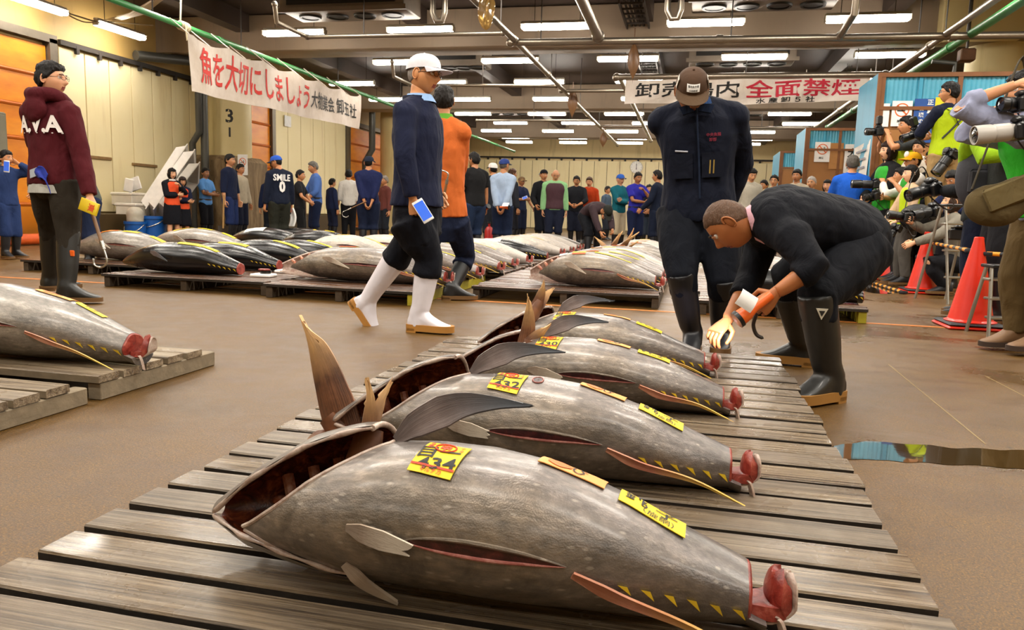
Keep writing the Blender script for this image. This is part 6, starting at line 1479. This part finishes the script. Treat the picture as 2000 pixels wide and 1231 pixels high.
p = P1('photographer in dark jeans and black backpack behind the near cone', 1936, 250, Y=7.2, H=1.62, yaw=-95, top='#1a1c20', pants='#161c30', vest='#22282a', foot='shoe', aL='camlow', aR='camlow', group=PG_, hair='short', res=1, build=1.1)
photo_camera((p['wristL'] + p['wristR']) / 2 + V((-.10, -.05, .02)), (-.9, -.4, -.3), 'black camera held by the man with the backpack', s=1.25, ll=.16)
e = empty('backpack', AT(1908, 345, 6.95), 0, 'grey rounded backpack between the photographers', 'backpack'); mb = MB(); mb.ball((0, 0, 0), (.16, .14, .27), 16, 12); remesh(mb, .02, 3).build('pack', M('#33333a', .8, bmp=.2), e); MB().box((0, -.13, -.05), (.2, .05, .2), bev=.03).build('pocket', M('#2a2a30', .8), e)
p = P1('photographer in a lime green raincoat holding up a pale grey long lens', 1985, 205, Y=6.7, H=1.7, yaw=-75, top='#8cb41c', pants='#1c1c20', vest='#1e211e', aL='cam', aR='cam', group=PG_, hair='short')
photo_camera(AT(1992, 256, 4.85), (-1, -.12, -.12), 'camera with a pale grey telephoto lens between raised arms', s=1.05, ll=.2, r=.048, lens=m_lensg)
r0 = G(1988, 688)
p = person('photographer in lavender shirt, green vest and olive trousers at the picture edge', r0.x + .06, r0.y, -72, 1.74, top='#8f93ac', sleeve='roll', pants='#5c4a2c', foot='shoe', fcol='#7a5a3c', sole='#3a2a20', vest='#30b028', aL=('w', AT(1982, 166, 5.05), (0, 0, 0), AT(1872, 208, 5.0)), aR='cam', world=dict(neck=AT(2003, 235, r0.y + .02), bend=.2, shL=AT(1996, 262, r0.y - .2)), res=0, group=PG_, hair='short', belt='#1a1a1a', build=1.05)
for o_ in list(KIDS[p['e'].name]):
    if o_.name.startswith('shoe'):
        cs = [V(v.co) for v in o_.data.vertices]; c0 = sum(cs, V()) / len(cs); zt = max(q.z for q in cs); lo_ = min(q.y for q in cs)
        for k in range(3): MB().rtube([V((c0.x - .03, lo_ + .13 + .02 * k, zt * .5)), V((c0.x, lo_ + .125 + .02 * k, zt * .62)), V((c0.x + .03, lo_ + .13 + .02 * k, zt * .5))], .004, 6, 4).build('lace', M('#d8c8a8', .7), o_)
photo_camera(AT(1996, 203, 5.0), (-1, -.2, -.05), 'black camera lifted to the face at the picture edge', s=.95, ll=.1)
e = empty('shoulder_bag', AT(1962, 392, r0.y - .28), 0, 'olive canvas bag slung at the picture edge photographer hip', 'bag'); mb = MB(); mb.box((0, 0, 0), (.34, .14, .22), bev=.05, R=Matrix.Rotation(-.45, 3, 'Y')); mb.ball((-.05, 0, -.03), (.17, .09, .13), 14, 8); remesh(mb, .02, 4).build('bag_body', fabric('#5a4c30'), e); mb = MB(); mb.box((.01, -.085, .05), (.30, .03, .14), bev=.012, R=Matrix.Rotation(-.45, 3, 'Y')); mb.build('flap', fabric('#665838'), e); MB().rtube([(-.18, 0, .06), (-.05, .08, .5), (.08, .2, .85), (.16, .2, .5), (.18, .05, .06)], .016, 6, 6, flat=.3).build('strap', fabric('#3a3222'), e)
# ---------------------------------------------------------------- cones, striped bars, ladders
m_cone = M('#d82810', .35, var=.06, coat=.2); m_rub = M('#15141a', .6, bmp=.1)
def cone(px, py, label, txt=None, H=.70):
    p = G(px, py); e = empty('traffic_cone', p, 0, label, 'traffic cone', 'red cones of the barrier')
    MB().lathe([(.178, .045), (.182, .055), (.165, .062), (.155, .07), (.036, H - .03), (.034, H - .006), (.026, H), (.014, H), (.014, H - .05)], (0, 0, 0), 32).build('cone', m_cone, e)
    MB().box((0, 0, .012), (.42, .42, .024), bev=.01).build('base', m_cone, e)
    mb = MB(); mb.box((0, 0, .036), (.40, .40, .024), bev=.012); mb.build('rubber_weight', m_rub, e)
    if txt:
        f = lambda a, b: V(((.155 - (.119) * (b - .07) / (H - .1) + .003) * math.sin(a / .1), -(.155 - (.119) * (b - .07) / (H - .1) + .003) * math.cos(a / .1), b))
        [write(MB(), c, f, .07, bold=.03, off=(.02, .42 - .11 * i)).build('lettering', m_ink, e, False) for i, c in enumerate(txt)]
    global CN; CN = e
    return p
CN = None
C1 = cone(1893, 640, 'red traffic cone nearest the camera on a black rubber weight')
C2 = cone(1800, 572, 'middle red cone under the crouching man hand')
C3 = cone(1741, 547, 'red cone with black lettering beside the striped top woman', '東水卸'); C4 = cone(1664, 541, 'farthest red cone behind the bending man')
m_sy, m_sb, m_sw = M('#e89818', .4), M('#17161a', .5), M('#e8e4dc', .35)
def bar(a, b, label, r=.017, n=14):
    a, b = V(a), V(b); e = empty('striped_bar', a, 0, label, 'barrier bar', 'striped barrier bars'); mb = MB(); d = b - a
    for k in range(n): mb.mi = (0, 1)[k % 2] if k < n * .7 or n < 10 else (0, 1)[k % 2]; mb.tube([d * (k / n), d * ((k + 1) / n)], r, 10)
    mb.build('bar', [m_sy, m_sb], e, True)
    for q in (V((0, 0, 0)), d):
        MB().lathe([(.045, -.014), (.05, 0), (.045, .014), (.036, .014), (.036, -.014), (.045, -.014)], q - d.normalized() * (.0 if q.length else 0), 16).build('end_ring', m_rub, e)
bar(C4 + V((.05, -.05, .58)), C3 + V((-.05, .02, .585)), 'striped bar between the two far cones'); bar(C3 + V((.05, -.03, .575)), C2 + V((-.03, .06, .59)), 'black and yellow striped bar joined with the lettered cone'); bar(C2 + V((.05, -.05, .575)), C1 + V((-.02, .07, .59)), 'striped bar in front of the crouching man')
bar(C1 + V((.06, -.02, .575)), C1 + V((1.0, -.95, .575)), 'striped bar running out of the picture from the near cone')
g0, g1 = G(1704, 552, .02), G(1764, 571, .02); bar(g0, g1, 'fallen striped bar lying on the wet floor')
_p = C1 + V((1.03, -.98, 0)); e = empty('traffic_cone', _p, 0, 'red cone outside the picture edge holding the striped bar', 'traffic cone', 'red cones of the barrier'); [link(o.name.split('.')[0], o.data, e) for o in KIDS[CN.name][:3]]
m_alu = M('#a8a49a', .3, .85)
def stepladder(p, lab, h=.95, w=.34, rz=0.3):
    e = empty('stepladder', p, rz, lab, 'stepladder', 'stepladders')
    for s_ in (-1, 1):
        for q in (-1, 1): mb = MB(); mb.tube([(s_ * w / 2, q * h * .28, 0), (s_ * w / 2 * .8, q * .03, h)], .018, 8, flat=.6); mb.build('leg', m_alu, e)
    for k in range(3): MB().box((0, -h * .28 + h * .075 * (k + 1) * 1.0 + .01, h * .27 * (k + 1)), (w * .95, .09, .02), bev=.005).build('step', m_alu, e)
    MB().box((0, 0, h), (w * .9, .16, .025), bev=.006).build('top_plate', m_cam, e)
q = G(1850, 590); stepladder(V((q.x, q.y + .02, 0)), 'silver stepladder between the near and middle cones', .98)
q = G(1950, 665); stepladder(V((q.x + .12, q.y + .30, 0)), 'small silver stepladder behind the near cone', .5, .34, .2)
# ---------------------------------------------------------------- by the cream wall
e0 = AT(275, 413, 14.2)
for k, (a, b, lb) in enumerate((((273, 415), (350, 296), 'white plastic tub leaning tallest against the cream wall'), ((288, 416), (364, 306), 'white plastic tub leaning second against the cream wall'), ((306, 418), (372, 332), 'grey white plastic tub leaning lowest against the cream wall'))):
    p0, p1 = AT(a[0], a[1], 13.15 - .08 * k), AT(b[0], b[1], 14.2 - .12 * k); d = (p1 - p0); Lt = d.length; d.normalize()
    wv = V((.42, -.86, .28)); wv = (wv - d * wv.dot(d)).normalized(); nv = d.cross(wv).normalized()
    if nv.x < 0: nv = -nv
    e = empty('plastic_tub', p0, 0, lb, 'tub', 'white tubs by the wall'); Wt, Dp = .62, .16
    O = lambda u, v, w: d * (u * Lt) + wv * ((v - .5) * Wt) + nv * w
    outer = lambda i, w: [O(i, i, w), O(1 - i, i, w), O(1 - i, 1 - i, w), O(i, 1 - i, w)]
    mb = MB(); mb.loft([outer(.06, 0), outer(.0, Dp), outer(-.03, Dp), outer(-.03, Dp + .02), outer(.02, Dp + .02), outer(.08, .02)], True)
    mb.build('tub', M('#d8d2c8' if k < 2 else '#aaa498', .4), e, False); MB().box(O(.5, .5, .03), (.02, .02, .02)).build('drain_plug', m_cam, e)
def foam(px, py, Y, d, label, rz=0, name='foam_box'):
    p = AT(px, py, Y); e = empty(name, p, rz, label, 'foam box', 'white foam boxes'); mb = MB(); mb.box((0, 0, d[2] / 2), d, bev=.02); mb.build('box', M('#ddd5c4', .7, bmp=.1), e); mb = MB(); mb.box((0, 0, d[2] - .03), (d[0] + .03, d[1] + .03, .06), bev=.015); mb.build('lid', M('#e6e0d2', .7), e)
foam(258, 423, 12.95, (.42, .4, .26), 'white foam box, lower of the two beside the tubs', .1); foam(254, 402, 13.15, (.52, .42, .26), 'white foam box stacked on another beside the tubs', -.1)
for k, (px, py, r_, lb) in enumerate(((252, 374, .2, 'broken white foam slab standing on the box stack'), (262, 372, -.3, 'second broken foam slab leaning on the box stack'))):
    p = AT(px, py, 13.1 + .1 * k); e = MB().box((0, 0, .12), (.2 + .1 * k, .03, .26), R=Matrix.Rotation(r_, 3, 'Y'), bev=.01).build('foam_slab', M('#f2eee8', .7), None, origin=None); e.location = p; tag(e, lb, 'foam slab')
m_bkt = M('#1458a8', .35)
def tub(px, py, Y, r, h, label):
    p = AT(px, py, Y); e = empty('blue_bucket', V((p.x, Y, p.z)), 0, label, 'bucket', 'blue buckets'); MB().lathe([(r * .85, 0), (r, h), (r * 1.06, h), (r * 1.06, h - .04), (r * .97, h - .04), (r * .95, h - .01), (r * .8, .02)], (0, 0, 0), 24).build('bucket', m_bkt, e)
    MB().rtube([(r * 1.0 * math.cos(a), r * math.sin(a), h - .06 - .12 * math.sin(a)) for a in [PI * q / 8 for q in range(9)]], .008, 6, 2).build('handle', m_met, e)
def gtub(px, Y, r, h, label):
    p = AT(px, 450, Y); e = empty('blue_bucket', V((p.x, Y, 0)), 0, label, 'bucket', 'blue buckets'); MB().lathe([(r * .85, 0), (r, h), (r * 1.06, h), (r * 1.06, h - .05), (r * .97, h - .05), (r * .95, h - .01), (r * .8, .02)], (0, 0, 0), 24).build('bucket', m_bkt, e)
    MB().rtube([(r * math.cos(a), -r * abs(math.sin(a)) * 1.02, h - .05 - .16 * math.sin(a)) for a in [PI * q / 8 for q in range(9)]], .009, 6, 2).build('handle', m_met, e); return p.x
bx = gtub(265, 12.35, .19, .40, 'small blue bucket with a plastic bag on it'); gtub(298, 12.75, .27, .50, 'large blue bucket in front of the women in orange')
mb = MB(); mb.ball((0, 0, .12), (.16, .15, .15), 18, 12); mb.tube([(0, 0, -.02), (0, 0, .1)], .15, 16)
m_ = remesh(mb, .02, 2); e = m_.build('plastic_bag', M('#cfc8b6', .3, var=.2, bmp=.5, bscale=14, trans=.25), None); e.location = (bx, 12.35, .41); tag(e, 'cloudy plastic bag bulging out of the small blue bucket', 'bag')
p = AT(370, 350, 15.2); e = empty('shovel', p, 0, 'brown shovel hung by the down pipe next to the column', 'shovel'); mb = MB(); mb.sheet(lambda u, v: V(((v - .5) * (.38 - .30 * u), .03 * math.cos(3 * (v - .5)), .2 - .42 * u)), 8, 8, .008); mb.build('blade', M('#6a5030', .6, var=.3), e); MB().tube([(0, .02, -.2), (0, .02, -.9)], .02, 8).build('shaft', m_woodh, e)
for px, py, lb in ((190, 308, 'small wooden rail fixed to the cream wall nearer the orange door'), (283, 323, 'small wooden rail fixed to the cream wall nearer the tubs')):
    p = AX(px, py, -11.32); e = MB().box((0, 0, 0), (.04, .75, .06), bev=.008).build('wall_rail', M('#8a6a3c', .7, var=.3), None); e.location = p; tag(e, lb, 'rail')
p = AT(474, 322, 15.63); e = empty('no_smoking_sign', p, 0, 'no smoking sign on the boarded column', 'sign'); no_smoking(e, (0, 0, 0), (1, 0, 0), (0, 0, 1), .25, .46, 'sign_plate')
p = AX(562, 237, -11.3); e = empty('wall_notice', p, 0, 'small white notice hanging on the cream wall below the banner', 'notice'); MB().box((0, 0, 0), (.02, .35, .3)).build('plate', m_wht, e)
p = AX(5, 310, -11.0); e = empty('switch_cabinet', (-11.2, p.y, 1.5), 0, 'grey metal cabinet on the orange door edge', 'cabinet'); MB().box((.1, -.2, .2), (.25, .6, .9), bev=.02).build('casing', M('#77715e', .5), e); MB().box((.24, -.2, .2), (.02, .5, .8), bev=.005).build('cabinet_door', M('#807a66', .5), e)
# red tube lying along the door, back trolley, crates far behind the crowd
p0, p1 = AX(12, 488, -10.75), AX(70, 484, -10.75); mb = MB(); mb.tube([(0, 0, 0), (0, 3.0, 0)], .09, 12); e = mb.build('rolled_sheet', M('#d85a1c', .5, var=.3), None); e.location = (-10.6, 8.2, .1); tag(e, 'orange rolled sheet lying at the foot of the roller door', 'roll')
e = empty('fire_extinguisher', (AT(955, 460, 14.0).x, 14.0, .0), 0, 'red fire extinguisher standing near the pale blue shirt man', 'extinguisher'); MB().lathe([(.08, 0), (.085, .02), (.085, .42), (.05, .49), (.02, .5), (.02, .55)], (0, 0, 0), 20).build('tank', M('#b01818', .3), e); MB().box((0, 0, .57), (.04, .14, .03), bev=.008).build('lever', m_cam, e)
# puddle on the wet floor beside the pallet
def puddle(poly, label):
    mb = MB(); P_ = spl(poly + [poly[0]], 8)[:-1]; P_ = [q + V((noise.noise(q * 14) * .012, noise.noise(q * 14 + V((7, 3, 1))) * .02, 0)) for q in P_]; mb.add([tuple(q + V((0, 0, .0015))) for q in P_], [tuple(range(len(P_)))])
    m, t, b = newmat('water_film'); b.inputs['Base Color'].default_value = lin('#3f2f18'); b.inputs['Roughness'].default_value = .03; b.inputs['Specular IOR Level'].default_value = .9; b.inputs['Coat Weight'].default_value = 1; b.inputs['Coat Roughness'].default_value = .02
    bump(t, b, noi(t, coords(t), 14, 2), .015, .01)
    o = mb.build('puddle', m, None, False); tag(o, label, 'puddle')
puddle([G(*q) for q in ((1622, 872), (1700, 863), (1780, 868), (1860, 876), (1950, 880), (2060, 884), (2150, 915), (2080, 930), (1980, 916), (1880, 908), (1800, 905), (1720, 900), (1650, 896), (1618, 888))], 'shallow puddle beside the pallet mirroring the booth')
puddle([G(*q) for q in ((1690, 553), (1740, 556), (1762, 566), (1740, 574), (1700, 572), (1672, 562))], 'wet patch by the fallen striped bar')
